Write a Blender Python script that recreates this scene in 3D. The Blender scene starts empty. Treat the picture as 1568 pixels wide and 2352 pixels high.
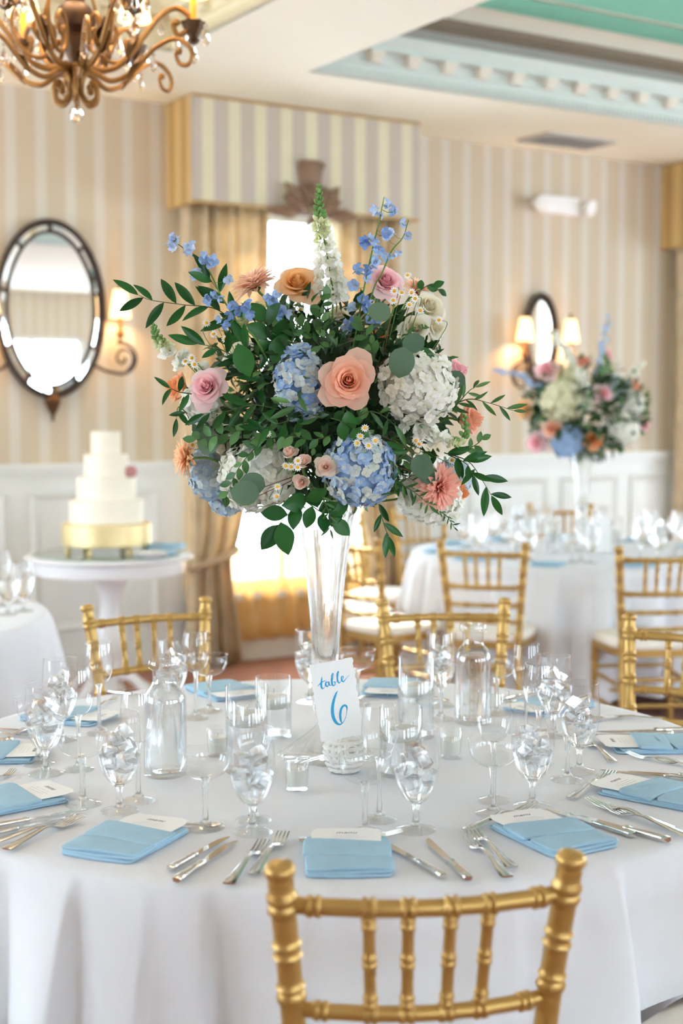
import bpy, math, random
from mathutils import Vector, Matrix, Euler, Quaternion
from math import sin, cos, pi, radians, sqrt, atan2

random.seed(7)
SC = bpy.context.scene
COL = SC.collection

# ------------------------------------------------------------------ camera
CAM_H, F_PX = 1.54, 50 / 36 * 2352
PITCH = math.atan(231 / F_PX)
cam_d = bpy.data.cameras.new('camera')
cam_d.sensor_fit = 'VERTICAL'
cam_d.sensor_height = 36
cam_d.sensor_width = 24
cam_d.lens = 50
cam_d.clip_start = .05
cam_d.dof.use_dof = True
cam_d.dof.focus_distance = 2.95
cam_d.dof.aperture_fstop = 2.5
cam = bpy.data.objects.new('camera', cam_d)
COL.objects.link(cam)
cam.location = (0, 0, CAM_H)
cam.rotation_euler = (pi / 2 - PITCH, 0, 0)
SC.camera = cam

# ------------------------------------------------------------------ world, exposure
W = bpy.data.worlds.new('sky'); SC.world = W; W.use_nodes = True
bgn = W.node_tree.nodes['Background']
bgn.inputs['Color'].default_value = (.70, .85, 1.0, 1)
bgn.inputs['Strength'].default_value = 7.5
SC.view_settings.view_transform = 'Standard'
SC.view_settings.look = 'None'
SC.view_settings.gamma = 1
SC.view_settings.use_curve_mapping = False
SC.view_settings.exposure = 1.1
try:
    cy = SC.cycles
    cy.max_bounces = 8; cy.diffuse_bounces = 4; cy.glossy_bounces = 4
    cy.transmission_bounces = 7; cy.transparent_max_bounces = 16
    cy.use_adaptive_sampling = True; cy.adaptive_threshold = .14; cy.adaptive_min_samples = 16
    cy.sample_clamp_indirect = 6.0
    cy.use_denoising = True; cy.use_light_tree = False
    cy.blur_glossy = 1.0
except Exception:
    pass

# the room's own axes: u runs along the striped wall, y goes into that wall, z up
ROOM = Matrix.Translation((-.497, 8.83, 0)) @ Matrix.Rotation(radians(32), 4, 'Z')
CEIL = 3.34
# window openings (u0, u1, z0, z1) in the striped wall; the other walls use their own run
WIN_MAIN = [(u, u + 1.3, .42, 2.78) for u in (-.48, 3.72, -4.68, -8.88)]
BACK_Y, LEFT_U, RIGHT_U = -13.0, -9.5, 8.0
WIN_BACK = [(u, u + 1.6, .9, 2.65) for u in (-5.6, -2.6, .2, 2.4, 4.6)]  # first two openings added as front fill; the rest show in the mirror
WIN_LEFT = [(y, y + 1.7, .6, 3.05) for y in (-4.6, -2.1)]
WIN_RIGHT = [(y, y + 1.7, .6, 3.05) for y in (-9.4, -7.0, -4.6)]

sun_d = bpy.data.lights.new('sun', 'SUN'); sun_d.energy = 5.0; sun_d.angle = radians(2); sun_d.color = (1, .92, .8)
sun = bpy.data.objects.new('sun', sun_d); COL.objects.link(sun)
sun.rotation_euler = Vector((.2, -.74, -.64)).to_track_quat('-Z', 'Y').to_euler()

def portal(name, m, w, h):
    """daylight coming in through a window opening (a portal onto the sky)"""
    d = bpy.data.lights.new(name, 'AREA'); d.shape = 'RECTANGLE'; d.size = w; d.size_y = h
    d.cycles.is_portal = True
    o = bpy.data.objects.new(name, d); COL.objects.link(o); o.matrix_world = m
for (u0, u1, z0, z1) in WIN_MAIN:
    portal('window_daylight', ROOM @ Matrix.Translation(((u0 + u1) / 2, .13, (z0 + z1) / 2)) @ Matrix.Rotation(-pi / 2, 4, 'X'), u1 - u0, z1 - z0)
for (u0, u1, z0, z1) in WIN_BACK:
    portal('window_daylight', ROOM @ Matrix.Translation(((u0 + u1) / 2, BACK_Y - .13, (z0 + z1) / 2)) @ Matrix.Rotation(pi / 2, 4, 'X'), u1 - u0, z1 - z0)
for (y0, y1, z0, z1) in WIN_LEFT:
    portal('window_daylight', ROOM @ Matrix.Translation((LEFT_U - .13, (y0 + y1) / 2, (z0 + z1) / 2)) @ Matrix.Rotation(-pi / 2, 4, 'Y') @ Matrix.Rotation(pi/2, 4, 'Z'), y1 - y0, z1 - z0)
for (y0, y1, z0, z1) in WIN_RIGHT:
    portal('window_daylight', ROOM @ Matrix.Translation((RIGHT_U + .13, (y0 + y1) / 2, (z0 + z1) / 2)) @ Matrix.Rotation(pi / 2, 4, 'Y') @ Matrix.Rotation(pi/2, 4, 'Z'), y1 - y0, z1 - z0)

# ------------------------------------------------------------------ helpers
_c, _s = cos(PITCH), sin(PITCH)
def at(px, py, Y):
    """world point on the line of sight through a photo pixel at distance Y"""
    a, b = (px - 784) / F_PX, (1176 - py) / F_PX
    t = Y / (_c + b * _s)
    return Vector((a * t, Y, CAM_H + (-_s + b * _c) * t))
def onz(px, py, z):
    a, b = (px - 784) / F_PX, (1176 - py) / F_PX
    t = (z - CAM_H) / (-_s + b * _c)
    return Vector((a * t, (_c + b * _s) * t, z))

class MB:
    def __init__(s): s.v = []; s.f = []
    def add(s, vs, fs):
        o = len(s.v); s.v += [tuple(v) for v in vs]; s.f += [tuple(i + o for i in f) for f in fs]; return s
    def box(s, x0, x1, y0, y1, z0, z1, m=None):
        vs = [Vector((x, y, z)) for x in (x0, x1) for y in (y0, y1) for z in (z0, z1)]
        if m: vs = [m @ v for v in vs]
        return s.add(vs, [(0, 1, 3, 2), (4, 6, 7, 5), (0, 4, 5, 1), (2, 3, 7, 6), (0, 2, 6, 4), (1, 5, 7, 3)])
    def lathe(s, prof, n=24, m=None, flute=None):
        vs = []; fs = []; rows = []
        for (r, z) in prof:
            if r < 1e-6:
                rows.append([len(vs)]); vs.append(Vector((0, 0, z)))
            else:
                row = []
                for k in range(n):
                    a = 2 * pi * k / n
                    rr = r * (flute(a, z) if flute else 1)
                    row.append(len(vs)); vs.append(Vector((rr * cos(a), rr * sin(a), z)))
                rows.append(row)
        for A, B in zip(rows, rows[1:]):
            for k in range(n):
                k2 = (k + 1) % n
                if len(A) == 1 and len(B) == 1: continue
                if len(A) == 1: fs.append((A[0], B[k2], B[k]))
                elif len(B) == 1: fs.append((A[k], A[k2], B[0]))
                else: fs.append((A[k], A[k2], B[k2], B[k]))
        if m: vs = [m @ v for v in vs]
        return s.add(vs, fs)
    def tube(s, pts, rad, n=8, caps=True, closed=False, flat=1.0):
        pts = [Vector(p) for p in pts]; L = len(pts)
        if not isinstance(rad, (list, tuple)): rad = [rad] * L
        vs = []; fs = []
        up = None
        for i, p in enumerate(pts):
            if closed: t = pts[(i + 1) % L] - pts[i - 1]
            else: t = pts[min(i + 1, L - 1)] - pts[max(i - 1, 0)]
            t = t.normalized() if t.length > 1e-9 else Vector((0, 0, 1))
            if up is None:
                up = t.orthogonal().normalized()
            else:
                up = up - t * up.dot(t)
                up = up.normalized() if up.length > 1e-6 else t.orthogonal().normalized()
            side = t.cross(up)
            for k in range(n):
                a = 2 * pi * k / n
                vs.append(p + (up * cos(a) + side * sin(a) * flat) * rad[i])
        R = L if closed else L - 1
        for i in range(R):
            j = (i + 1) % L
            for k in range(n):
                k2 = (k + 1) % n
                fs.append((i * n + k, i * n + k2, j * n + k2, j * n + k))
        if caps and not closed:
            fs.append(tuple(range(n - 1, -1, -1))); fs.append(tuple((L - 1) * n + k for k in range(n)))
        return s.add(vs, fs)
    def grid(s, fn, nu, nv, closed_u=False):
        """fn(i/nu, j/nv) -> point; a sheet of nu x nv quads"""
        cu = nu if closed_u else nu + 1
        vs = [fn(i / nu, j / nv) for j in range(nv + 1) for i in range(cu)]
        fs = []
        for j in range(nv):
            for i in range(nu):
                i2 = (i + 1) % cu
                fs.append((j * cu + i, j * cu + i2, (j + 1) * cu + i2, (j + 1) * cu + i))
        return s.add(vs, fs)
    def poly_prism(s, pts, z0, z1, m=None):
        n = len(pts)
        vs = [Vector((x, y, z0)) for x, y in pts] + [Vector((x, y, z1)) for x, y in pts]
        if m: vs = [m @ v for v in vs]
        fs = [tuple(range(n - 1, -1, -1)), tuple(range(n, 2 * n))]
        fs += [(k, (k + 1) % n, n + (k + 1) % n, n + k) for k in range(n)]
        return s.add(vs, fs)
    def sphere(s, c, r, n=10, m=6, sc=(1, 1, 1)):
        prof = [(r * sin(pi * j / m), -r * cos(pi * j / m)) for j in range(m + 1)]
        prof[0] = (0, -r); prof[-1] = (0, r)
        M = Matrix.Translation(c) @ Matrix.Diagonal((*sc, 1))
        return s.lathe(prof, n, M)
    def mesh(s, name, smooth=True, angle=40):
        me = bpy.data.meshes.new(name)
        me.from_pydata(s.v, [], s.f)
        me.validate()
        if smooth:
            me.polygons.foreach_set('use_smooth', [True] * len(me.polygons))
            if angle: me.set_sharp_from_angle(angle=radians(angle))
        me.update()
        return me
    def build(s, name, mat, parent=None, m=None, smooth=True, angle=40):
        me = s.mesh(name, smooth, angle)
        return ob(name, me, mat, parent, m)

def ob(name, me, mat=None, parent=None, m=None):
    o = bpy.data.objects.new(name, me); COL.objects.link(o)
    if me is not None and mat is not None:
        if len(me.materials) == 0: me.materials.append(mat)
        if me.materials[0] != mat:
            o.material_slots[0].link = 'OBJECT'; o.material_slots[0].material = mat
    if parent: o.parent = parent
    if m is not None:
        o.matrix_basis = m
    return o
def tag(o, label=None, cat=None, group=None, kind=None):
    if label: o['label'] = label
    if cat: o['category'] = cat
    if group: o['group'] = group
    if kind: o['kind'] = kind
    return o
def thing(name, label, cat, m=None, group=None):
    o = bpy.data.objects.new(name, None); COL.objects.link(o); o.empty_display_size = .05
    if m is not None: o.matrix_basis = m if isinstance(m, Matrix) else Matrix.Translation(m)
    return tag(o, label, cat, group)
KIDS = {}
def kids(o):
    return [c for c in bpy.data.objects if c.parent == o]
def dup(root, m, label=None, group=None, tree=None):
    """a copy of a thing with copies of its parts and sub-parts; tree = (root, [(part, [subparts])])"""
    r = root.copy(); COL.objects.link(r); r.matrix_basis = m
    if label: r['label'] = label
    if group: r['group'] = group
    for ch, subs in tree:
        c = ch.copy(); COL.objects.link(c); c.parent = r
        for g in subs:
            d = g.copy(); COL.objects.link(d); d.parent = c
    return r
def tree_of(root):
    return [(c, list(c.children)) for c in root.children]
def T(x, y, z): return Matrix.Translation((x, y, z))
def RZ(a): return Matrix.Rotation(a, 4, 'Z')
def aim(direction, roll=0.0):
    """rotation that takes +Z to direction"""
    q = Vector((0, 0, 1)).rotation_difference(Vector(direction).normalized())
    return q.to_matrix().to_4x4() @ RZ(roll)
def bez(pts, n=12):
    """smooth curve through points (Catmull-Rom)"""
    P = [Vector(p) for p in pts]; P = [P[0] * 2 - P[1]] + P + [P[-1] * 2 - P[-2]]
    out = []
    for i in range(1, len(P) - 2):
        for k in range(n):
            t = k / n
            a, b, c, d = P[i - 1], P[i], P[i + 1], P[i + 2]
            out.append(.5 * ((2 * b) + (c - a) * t + (2 * a - 5 * b + 4 * c - d) * t * t + (3 * b - a - 3 * c + d) * t ** 3))
    out.append(P[-2])
    return out

# ------------------------------------------------------------------ materials
def lin(r, g, b):
    f = lambda c: (c / 255 / 12.92) if c / 255 <= .04045 else ((c / 255 + .055) / 1.055) ** 2.4
    return (f(r), f(g), f(b), 1)
def mat(name, rgb, rough=.5, metal=0, var=.06, scale=20, bump=0, coat=0, trans_lu=0, spec=None, emit=None, estr=0, alpha=None, coord='Object', bscale=None, sheen=0):
    """principled material whose colour wavers with noise; optional fine bump and translucency"""
    m = bpy.data.materials.new(name); m.use_nodes = True
    nt = m.node_tree; N = nt.nodes; L = nt.links
    b = N['Principled BSDF']; out = N['Material Output']
    c = rgb if len(rgb) == 4 else (*rgb, 1)
    b.inputs['Roughness'].default_value = rough; b.inputs['Metallic'].default_value = metal
    if coat: b.inputs['Coat Weight'].default_value = coat
    if sheen: b.inputs['Sheen Weight'].default_value = sheen
    if spec is not None: b.inputs['Specular IOR Level'].default_value = spec
    tc = N.new('ShaderNodeTexCoord'); ns = N.new('ShaderNodeTexNoise'); ns.inputs['Scale'].default_value = scale
    ns.inputs['Detail'].default_value = 3
    L.new(tc.outputs[coord], ns.inputs['Vector'])
    mx = N.new('ShaderNodeMix'); mx.data_type = 'RGBA'
    mx.inputs[6].default_value = tuple(x * (1 - var) for x in c[:3]) + (1,)
    mx.inputs[7].default_value = tuple(min(1, x * (1 + var)) for x in c[:3]) + (1,)
    L.new(ns.outputs['Fac'], mx.inputs[0]); L.new(mx.outputs[2], b.inputs['Base Color'])
    if bump:
        n2 = N.new('ShaderNodeTexNoise'); n2.inputs['Scale'].default_value = bscale or scale * 8
        L.new(tc.outputs[coord], n2.inputs['Vector'])
        bp = N.new('ShaderNodeBump'); bp.inputs['Strength'].default_value = bump; bp.inputs['Distance'].default_value = .002
        L.new(n2.outputs['Fac'], bp.inputs['Height']); L.new(bp.outputs['Normal'], b.inputs['Normal'])
    if emit:
        b.inputs['Emission Color'].default_value = emit if len(emit) == 4 else (*emit, 1)
        b.inputs['Emission Strength'].default_value = estr
    if trans_lu:
        tl = N.new('ShaderNodeBsdfTranslucent'); L.new(mx.outputs[2], tl.inputs['Color'])
        ms = N.new('ShaderNodeMixShader'); ms.inputs[0].default_value = trans_lu
        L.new(b.outputs[0], ms.inputs[1]); L.new(tl.outputs[0], ms.inputs[2]); L.new(ms.outputs[0], out.inputs['Surface'])
    return m
def mat_random(name, cols, rough=.6, trans_lu=.28, rad=None):
    """petal colour picked per piece with Object Info random over a ramp; rad adds a paler/darker throat by local radius"""
    m = bpy.data.materials.new(name); m.use_nodes = True
    nt = m.node_tree; N = nt.nodes; L = nt.links
    b = N['Principled BSDF']; out = N['Material Output']
    b.inputs['Roughness'].default_value = rough; b.inputs['Specular IOR Level'].default_value = .25
    oi = N.new('ShaderNodeObjectInfo'); rp = N.new('ShaderNodeValToRGB')
    e = rp.color_ramp.elements
    while len(e) < len(cols): e.new(.5)
    for i, c in enumerate(cols):
        e[i].position = i / max(1, len(cols) - 1); e[i].color = c
    tc = N.new('ShaderNodeTexCoord'); ns = N.new('ShaderNodeTexNoise'); ns.inputs['Scale'].default_value = 90
    L.new(tc.outputs['Object'], ns.inputs['Vector'])
    ad = N.new('ShaderNodeMath'); ad.operation = 'MULTIPLY_ADD'; ad.inputs[1].default_value = .5; 
    sb = N.new('ShaderNodeMath'); sb.operation = 'ADD'; sb.inputs[1].default_value = -.25
    L.new(ns.outputs['Fac'], ad.inputs[0]); L.new(oi.outputs['Random'], ad.inputs[2])
    L.new(ad.outputs[0], sb.inputs[0]); L.new(sb.outputs[0], rp.inputs[0])
    col = rp.outputs[0]
    if rad:
        R, c2 = rad
        ln = N.new('ShaderNodeVectorMath'); ln.operation = 'LENGTH'; L.new(tc.outputs['Object'], ln.inputs[0])
        mr = N.new('ShaderNodeMapRange'); mr.inputs[1].default_value = 0; mr.inputs[2].default_value = R
        L.new(ln.outputs['Value'], mr.inputs[0])
        mx = N.new('ShaderNodeMix'); mx.data_type = 'RGBA'; mx.inputs[6].default_value = c2
        L.new(mr.outputs[0], mx.inputs[0]); L.new(col, mx.inputs[7]); col = mx.outputs[2]
    L.new(col, b.inputs['Base Color'])
    tl = N.new('ShaderNodeBsdfTranslucent'); L.new(col, tl.inputs['Color'])
    ms = N.new('ShaderNodeMixShader'); ms.inputs[0].default_value = trans_lu
    L.new(b.outputs[0], ms.inputs[1]); L.new(tl.outputs[0], ms.inputs[2]); L.new(ms.outputs[0], out.inputs['Surface'])
    return m
def mat_stripes(name, ca, cb, period, duty, rough=.7, axis='X', fine=None, soft=.04):
    """vertical stripes along one object axis"""
    m = bpy.data.materials.new(name); m.use_nodes = True
    nt = m.node_tree; N = nt.nodes; L = nt.links; b = N['Principled BSDF']; b.inputs['Roughness'].default_value = rough
    tc = N.new('ShaderNodeTexCoord'); sx = N.new('ShaderNodeSeparateXYZ'); L.new(tc.outputs['Object'], sx.inputs[0])
    dv = N.new('ShaderNodeMath'); dv.operation = 'DIVIDE'; dv.inputs[1].default_value = period; L.new(sx.outputs[axis], dv.inputs[0])
    pp = N.new('ShaderNodeMath'); pp.operation = 'PINGPONG'; pp.inputs[1].default_value = .5; L.new(dv.outputs[0], pp.inputs[0])
    mr = N.new('ShaderNodeMapRange'); mr.interpolation_type = 'SMOOTHSTEP'
    mr.inputs[1].default_value = duty * .5 - soft; mr.inputs[2].default_value = duty * .5 + soft
    L.new(pp.outputs[0], mr.inputs[0])
    mx = N.new('ShaderNodeMix'); mx.data_type = 'RGBA'; mx.inputs[6].default_value = ca; mx.inputs[7].default_value = cb
    L.new(mr.outputs[0], mx.inputs[0]); col = mx.outputs[2]
    if fine:
        per2, c2, amt = fine
        d2 = N.new('ShaderNodeMath'); d2.operation = 'DIVIDE'; d2.inputs[1].default_value = per2; L.new(sx.outputs[axis], d2.inputs[0])
        p2 = N.new('ShaderNodeMath'); p2.operation = 'PINGPONG'; p2.inputs[1].default_value = .5; L.new(d2.outputs[0], p2.inputs[0])
        g2 = N.new('ShaderNodeMath'); g2.operation = 'GREATER_THAN'; g2.inputs[1].default_value = .25; L.new(p2.outputs[0], g2.inputs[0])
        f2 = N.new('ShaderNodeMath'); f2.operation = 'MULTIPLY'; L.new(g2.outputs[0], f2.inputs[0]); L.new(mr.outputs[0], f2.inputs[1])
        f3 = N.new('ShaderNodeMath'); f3.operation = 'MULTIPLY'; f3.inputs[1].default_value = amt; L.new(f2.outputs[0], f3.inputs[0])
        m2 = N.new('ShaderNodeMix'); m2.data_type = 'RGBA'; m2.inputs[7].default_value = c2
        L.new(f3.outputs[0], m2.inputs[0]); L.new(col, m2.inputs[6]); col = m2.outputs[2]
    ns = N.new('ShaderNodeTexNoise'); ns.inputs['Scale'].default_value = 3
    L.new(tc.outputs['Object'], ns.inputs['Vector'])
    m3 = N.new('ShaderNodeMix'); m3.data_type = 'RGBA'; m3.blend_type = 'MULTIPLY'; m3.inputs[0].default_value = .06
    L.new(col, m3.inputs[6]); L.new(ns.outputs['Color'], m3.inputs[7])
    L.new(m3.outputs[2], b.inputs['Base Color'])
    return m
def mat_glass(name, ior=1.48, rough=0, col=(1, 1, 1, 1), clear=0.0):
    m = bpy.data.materials.new(name); m.use_nodes = True
    nt = m.node_tree; N = nt.nodes; L = nt.links
    N.remove(N['Principled BSDF'])
    g = N.new('ShaderNodeBsdfGlass'); g.inputs['IOR'].default_value = ior; g.inputs['Roughness'].default_value = rough; g.inputs['Color'].default_value = col
    sh = g.outputs[0]
    if clear:
        t = N.new('ShaderNodeBsdfTransparent'); t.inputs['Color'].default_value = col
        ms = N.new('ShaderNodeMixShader'); ms.inputs[0].default_value = clear
        L.new(g.outputs[0], ms.inputs[1]); L.new(t.outputs[0], ms.inputs[2]); sh = ms.outputs[0]
    L.new(sh, N['Material Output'].inputs['Surface'])
    return m
def mat_thin(name, tint=(1, 1, 1, 1), gain=1.0, ior=1.5, haze=0.0):
    """thin clear shell: see-through, mirror-like by the Fresnel law"""
    m = bpy.data.materials.new(name); m.use_nodes = True
    nt = m.node_tree; N = nt.nodes; L = nt.links
    N.remove(N['Principled BSDF'])
    t = N.new('ShaderNodeBsdfTransparent'); t.inputs['Color'].default_value = tint
    g = N.new('ShaderNodeBsdfGlossy'); g.inputs['Roughness'].default_value = .0
    lw = N.new('ShaderNodeLayerWeight'); lw.inputs['Blend'].default_value = .5
    pw = N.new('ShaderNodeMath'); pw.operation = 'POWER'; pw.inputs[1].default_value = 4.0; L.new(lw.outputs['Facing'], pw.inputs[0])
    mu = N.new('ShaderNodeMath'); mu.operation = 'MULTIPLY_ADD'; mu.inputs[1].default_value = .68; mu.inputs[2].default_value = .05 * gain; mu.use_clamp = True
    L.new(pw.outputs[0], mu.inputs[0])
    ms = N.new('ShaderNodeMixShader'); L.new(mu.outputs[0], ms.inputs[0]); L.new(t.outputs[0], ms.inputs[1]); L.new(g.outputs[0], ms.inputs[2])
    L.new(ms.outputs[0], N['Material Output'].inputs['Surface'])
    return m
MT = {}
MT['paper'] = mat_stripes('striped_wallpaper', lin(208, 199, 184), lin(199, 182, 156), .175, .36)
MT['white_paint'] = mat('white_wainscot_paint', lin(222, 222, 216), .45, var=.03, scale=4)
MT['ceiling'] = mat('cream_ceiling_paint', lin(250, 246, 228), .8, var=.02, scale=2)
MT['crown'] = mat('pale_blue_crown_paint', lin(214, 219, 211), .6, var=.03, scale=6)
MT['modillion'] = mat('cream_modillion_paint', lin(235, 222, 205), .6, var=.03)
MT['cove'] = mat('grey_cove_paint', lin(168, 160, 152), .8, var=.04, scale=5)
MT['cove_shade'] = mat('painted_cove_shadow', lin(128, 112, 92), .8, var=.04, scale=5)  # dark shadow above the cove wall, put into the colour
MT['teal'] = mat('teal_ceiling_panel', lin(134, 208, 184), .7, var=.03, scale=3)
MT['cream_yellow'] = mat('cream_yellow_crown_paint', lin(232, 220, 186), .6, var=.03)
MT['pale_blue_ceiling'] = mat('pale_blue_ceiling_panel', lin(206, 222, 220), .8, var=.03, scale=3)
MT['carpet'] = mat('terracotta_carpet', lin(160, 112, 92), .95, var=.25, scale=9, bump=.6, bscale=300)
MT['valance'] = mat_stripes('striped_valance_cloth', lin(212, 204, 172), lin(190, 178, 162), .172, .45, fine=(.012, lin(168, 155, 142), .5))
MT['valance_gold'] = mat_stripes('gold_valance_cloth', lin(214, 180, 120), lin(186, 150, 92), .16, .5, axis='Y')
MT['drape'] = mat('gold_damask_drape', lin(222, 202, 168), .8, var=.3, scale=9, trans_lu=.28, bump=.3)
MT['sheer'] = None
MT['gilt'] = mat('carved_brown_wood', lin(128, 100, 76), .6, var=.3, scale=30, bump=.5)
MT['gold'] = mat('antique_gold_paint', lin(188, 153, 88), .38, metal=.65, var=.08, scale=12)
MT['gold_lip'] = mat('cake_stand_gold', lin(238, 214, 160), .4, metal=.4, var=.2, scale=60, bump=.6, bscale=120)
MT['bronze'] = mat('antique_bronze', lin(150, 108, 56), .45, metal=.6, var=.25, scale=14, bump=.15, bscale=90)
MT['bronze_dark'] = mat('dark_bronze', lin(88, 62, 38), .5, metal=.6, var=.3, scale=25, bump=.3)
MT['iron'] = mat('dark_iron', lin(66, 54, 46), .5, metal=.5, var=.2, scale=30)
MT['cushion'] = mat('ivory_cushion_cloth', lin(236, 230, 218), .75, var=.02, scale=8)
MT['linen'] = mat('white_table_linen', lin(222, 224, 229), .82, var=.02, scale=5, bump=.12, bscale=700, sheen=.1)
MT['napkin'] = mat('sky_blue_napkin_cloth', lin(158, 193, 213), .8, var=.09, scale=30, bump=.15, bscale=900)
MT['card'] = mat('white_card_stock', lin(240, 240, 238), .8, var=.02, scale=30)
MT['grey_ink'] = mat('grey_ink', lin(120, 124, 130), .8, var=.05)
MT['faint_ink'] = mat('faint_grey_ink', lin(216, 217, 218), .8, var=.03)
MT['blue_ink'] = mat('blue_brush_ink', lin(40, 160, 212), .6, var=.25, scale=60)
MT['silver'] = mat('polished_steel', lin(214, 212, 206), .12, metal=1, var=.03, scale=8)
MT['rope'] = mat('white_cotton_rope', lin(232, 230, 224), .85, var=.05, scale=80, bump=.4, bscale=500)
MT['wax'] = mat('white_candle_wax', lin(240, 238, 230), .5, var=.02, trans_lu=.2)
MT['frost'] = mat('frosted_white_glass', lin(226, 232, 234), .25, var=.02, trans_lu=.45)
MT['wick'] = mat('candle_wick', lin(200, 196, 186), .9)
MT['mirror'] = mat('silvered_mirror', lin(240, 244, 244), .015, metal=1, var=0)
MT['cake'] = mat('ivory_buttercream', lin(244, 236, 218), .55, var=.02, scale=20, trans_lu=.05)
MT['white_gloss'] = mat('white_table_paint', lin(236, 236, 236), .25, var=.01)
MT['green_glass'] = mat('tinted_table_glass', lin(150, 168, 160), .05, var=.02)
MT['plastic'] = mat('white_plastic', lin(236, 234, 230), .4, var=.02)
MT['grey_metal'] = mat('grey_painted_metal', lin(176, 172, 164), .5, metal=.2, var=.03)
MT['shade'] = mat('warm_lamp_shade', lin(250, 220, 176), .7, var=.05, emit=lin(255, 204, 140), estr=1.3)
MT['bulb'] = mat('candle_lamp_bulb', lin(255, 240, 210), .3, emit=lin(255, 214, 150), estr=12)
MT['candle_sleeve'] = mat('amber_candle_sleeve', lin(226, 160, 60), .5, var=.1, emit=lin(255, 160, 50), estr=.25)
MT['glass'] = mat_glass('clear_glass', 1.48, 0, (.985, .992, .992, 1), clear=.35)
MT['foot'] = mat_glass('foot_glass', 1.48, 0, (.99, .995, .995, 1), clear=.68)
MT['small'] = mat_glass('small_glass', 1.46, 0, (.99, .995, .995, 1), clear=.5)
MT['thin'] = mat_thin('thin_clear_glass', (.985, .99, .99, 1), 1.5)
MT['water'] = mat_glass('water', 1.33, 0, (.99, .995, .998, 1), clear=.4)
MT['ice'] = mat_glass('ice', 1.22, .22, (.99, .995, 1, 1), clear=.35)
MT['crystal'] = mat_glass('crystal', 1.6, 0, (1, .98, .95, 1), clear=.1)
MT['stem'] = mat('green_stem', lin(92, 134, 60), .5, var=.15, scale=30)
MT['stem_dark'] = mat('dark_green_stem', lin(60, 84, 44), .5, var=.2, scale=30)
MT['stem_red'] = mat('reddish_stem', lin(130, 70, 48), .5, var=.2, scale=30)
MT['core_block'] = mat('dark_core', lin(38, 60, 34), .9, var=.2)
# ------------------------------------------------------------------ the room
def struct(name, b, m, parent=None, smooth=False, mm=None):
    o = b.build(name, m, parent, (ROOM if parent is None else Matrix()) if mm is None else mm, smooth=smooth)
    if parent is None: o['kind'] = 'structure'
    return o
def holed(b, a0, a1, z0, z1, holes, put):
    xs = sorted({a0, a1, *[h[0] for h in holes], *[h[1] for h in holes]})
    zs = sorted({z0, z1, *[h[2] for h in holes], *[h[3] for h in holes]})
    for xa, xb in zip(xs, xs[1:]):
        for za, zb in zip(zs, zs[1:]):
            cx, cz = (xa + xb) / 2, (za + zb) / 2
            if any(h[0] < cx < h[1] and h[2] < cz < h[3] for h in holes): continue
            put(b, xa, xb, za, zb)
MT['paper_side'] = mat_stripes('striped_wallpaper_side', lin(208, 199, 184), lin(199, 182, 156), .175, .36, axis='Y')
b = MB(); holed(b, LEFT_U, RIGHT_U, 0, CEIL, WIN_MAIN, lambda b, x0, x1, z0, z1: b.box(x0, x1, 0, .2, z0, z1))
wall_back = struct('wall_back', b, MT['paper'])
tag(wall_back, 'beige wall with off-white vertical stripes behind the cake table', 'wall')
b = MB(); holed(b, LEFT_U, RIGHT_U, 0, CEIL, WIN_BACK, lambda b, x0, x1, z0, z1: b.box(x0, x1, BACK_Y - .2, BACK_Y, z0, z1))
wall_front = struct('wall_front', b, MT['paper'])
tag(wall_front, 'striped beige wall with tall windows, some added to light the front', 'wall')
b = MB(); holed(b, BACK_Y, 0, 0, CEIL, WIN_LEFT, lambda b, x0, x1, z0, z1: b.box(LEFT_U - .2, LEFT_U, x0, x1, z0, z1))
tag(struct('wall_left', b, MT['paper_side']), 'striped beige side wall with windows beyond the small cake table', 'wall')
b = MB(); holed(b, BACK_Y, 0, 0, CEIL, WIN_RIGHT, lambda b, x0, x1, z0, z1: b.box(RIGHT_U, RIGHT_U + .2, x0, x1, z0, z1))
tag(struct('wall_right', b, MT['paper_side']), 'striped beige side wall beyond the gold drapes', 'wall')
b = MB().box(LEFT_U - .2, RIGHT_U + .2, BACK_Y - .2, .2, -.1, 0)
tag(struct('floor', b, MT['carpet']), 'terracotta patterned carpet floor under the tables', 'floor')
# window bars of the unseen walls
def bars(name, W4, place, parent):
    a0, a1, z0, z1 = W4
    b = MB(); t = .03
    for x in (a0, (a0 + a1) / 2 - t, a1 - 2 * t): place(b, x, x + 2 * t, z0, z1)
    for z in (z0, (z0 + z1) / 2 - t, z1 - 2 * t): place(b, a0, a1, z, z + 2 * t)
    return struct(name, b, MT['white_paint'], parent)
for wv in WIN_BACK: bars('window_frame', wv, lambda b, x0, x1, z0, z1: b.box(x0, x1, BACK_Y - .12, BACK_Y - .06, z0, z1), wall_front)

# --- soffit ceiling with two recessed coffers
COFF = [(-5.9, -1.12, -7.2, -1.12), (-.33, 4.6, -7.2, -1.12)]
b = MB(); holed(b, LEFT_U - .2, RIGHT_U + .2, BACK_Y - .2, .2, COFF, lambda b, x0, x1, y0, y1: b.box(x0, x1, y0, y1, CEIL, CEIL + .04))
ceiling = struct('ceiling', b, MT['ceiling'])
tag(ceiling, 'cream soffit ceiling around two recessed coffers', 'ceiling')
def ring(prof, x0, x1, y0, y1):
    """profile (inset, z) swept around the inside of a rectangle"""
    b = MB(); n = len(prof); vs = []
    for (d, z) in prof:
        vs += [(x0 + d, y0 + d, z), (x1 - d, y0 + d, z), (x1 - d, y1 - d, z), (x0 + d, y1 - d, z)]
    fs = [(i * 4 + k, i * 4 + (k + 1) % 4, (i + 1) * 4 + (k + 1) % 4, (i + 1) * 4 + k) for i in range(n - 1) for k in range(4)]
    return b.add(vs, fs)
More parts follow.
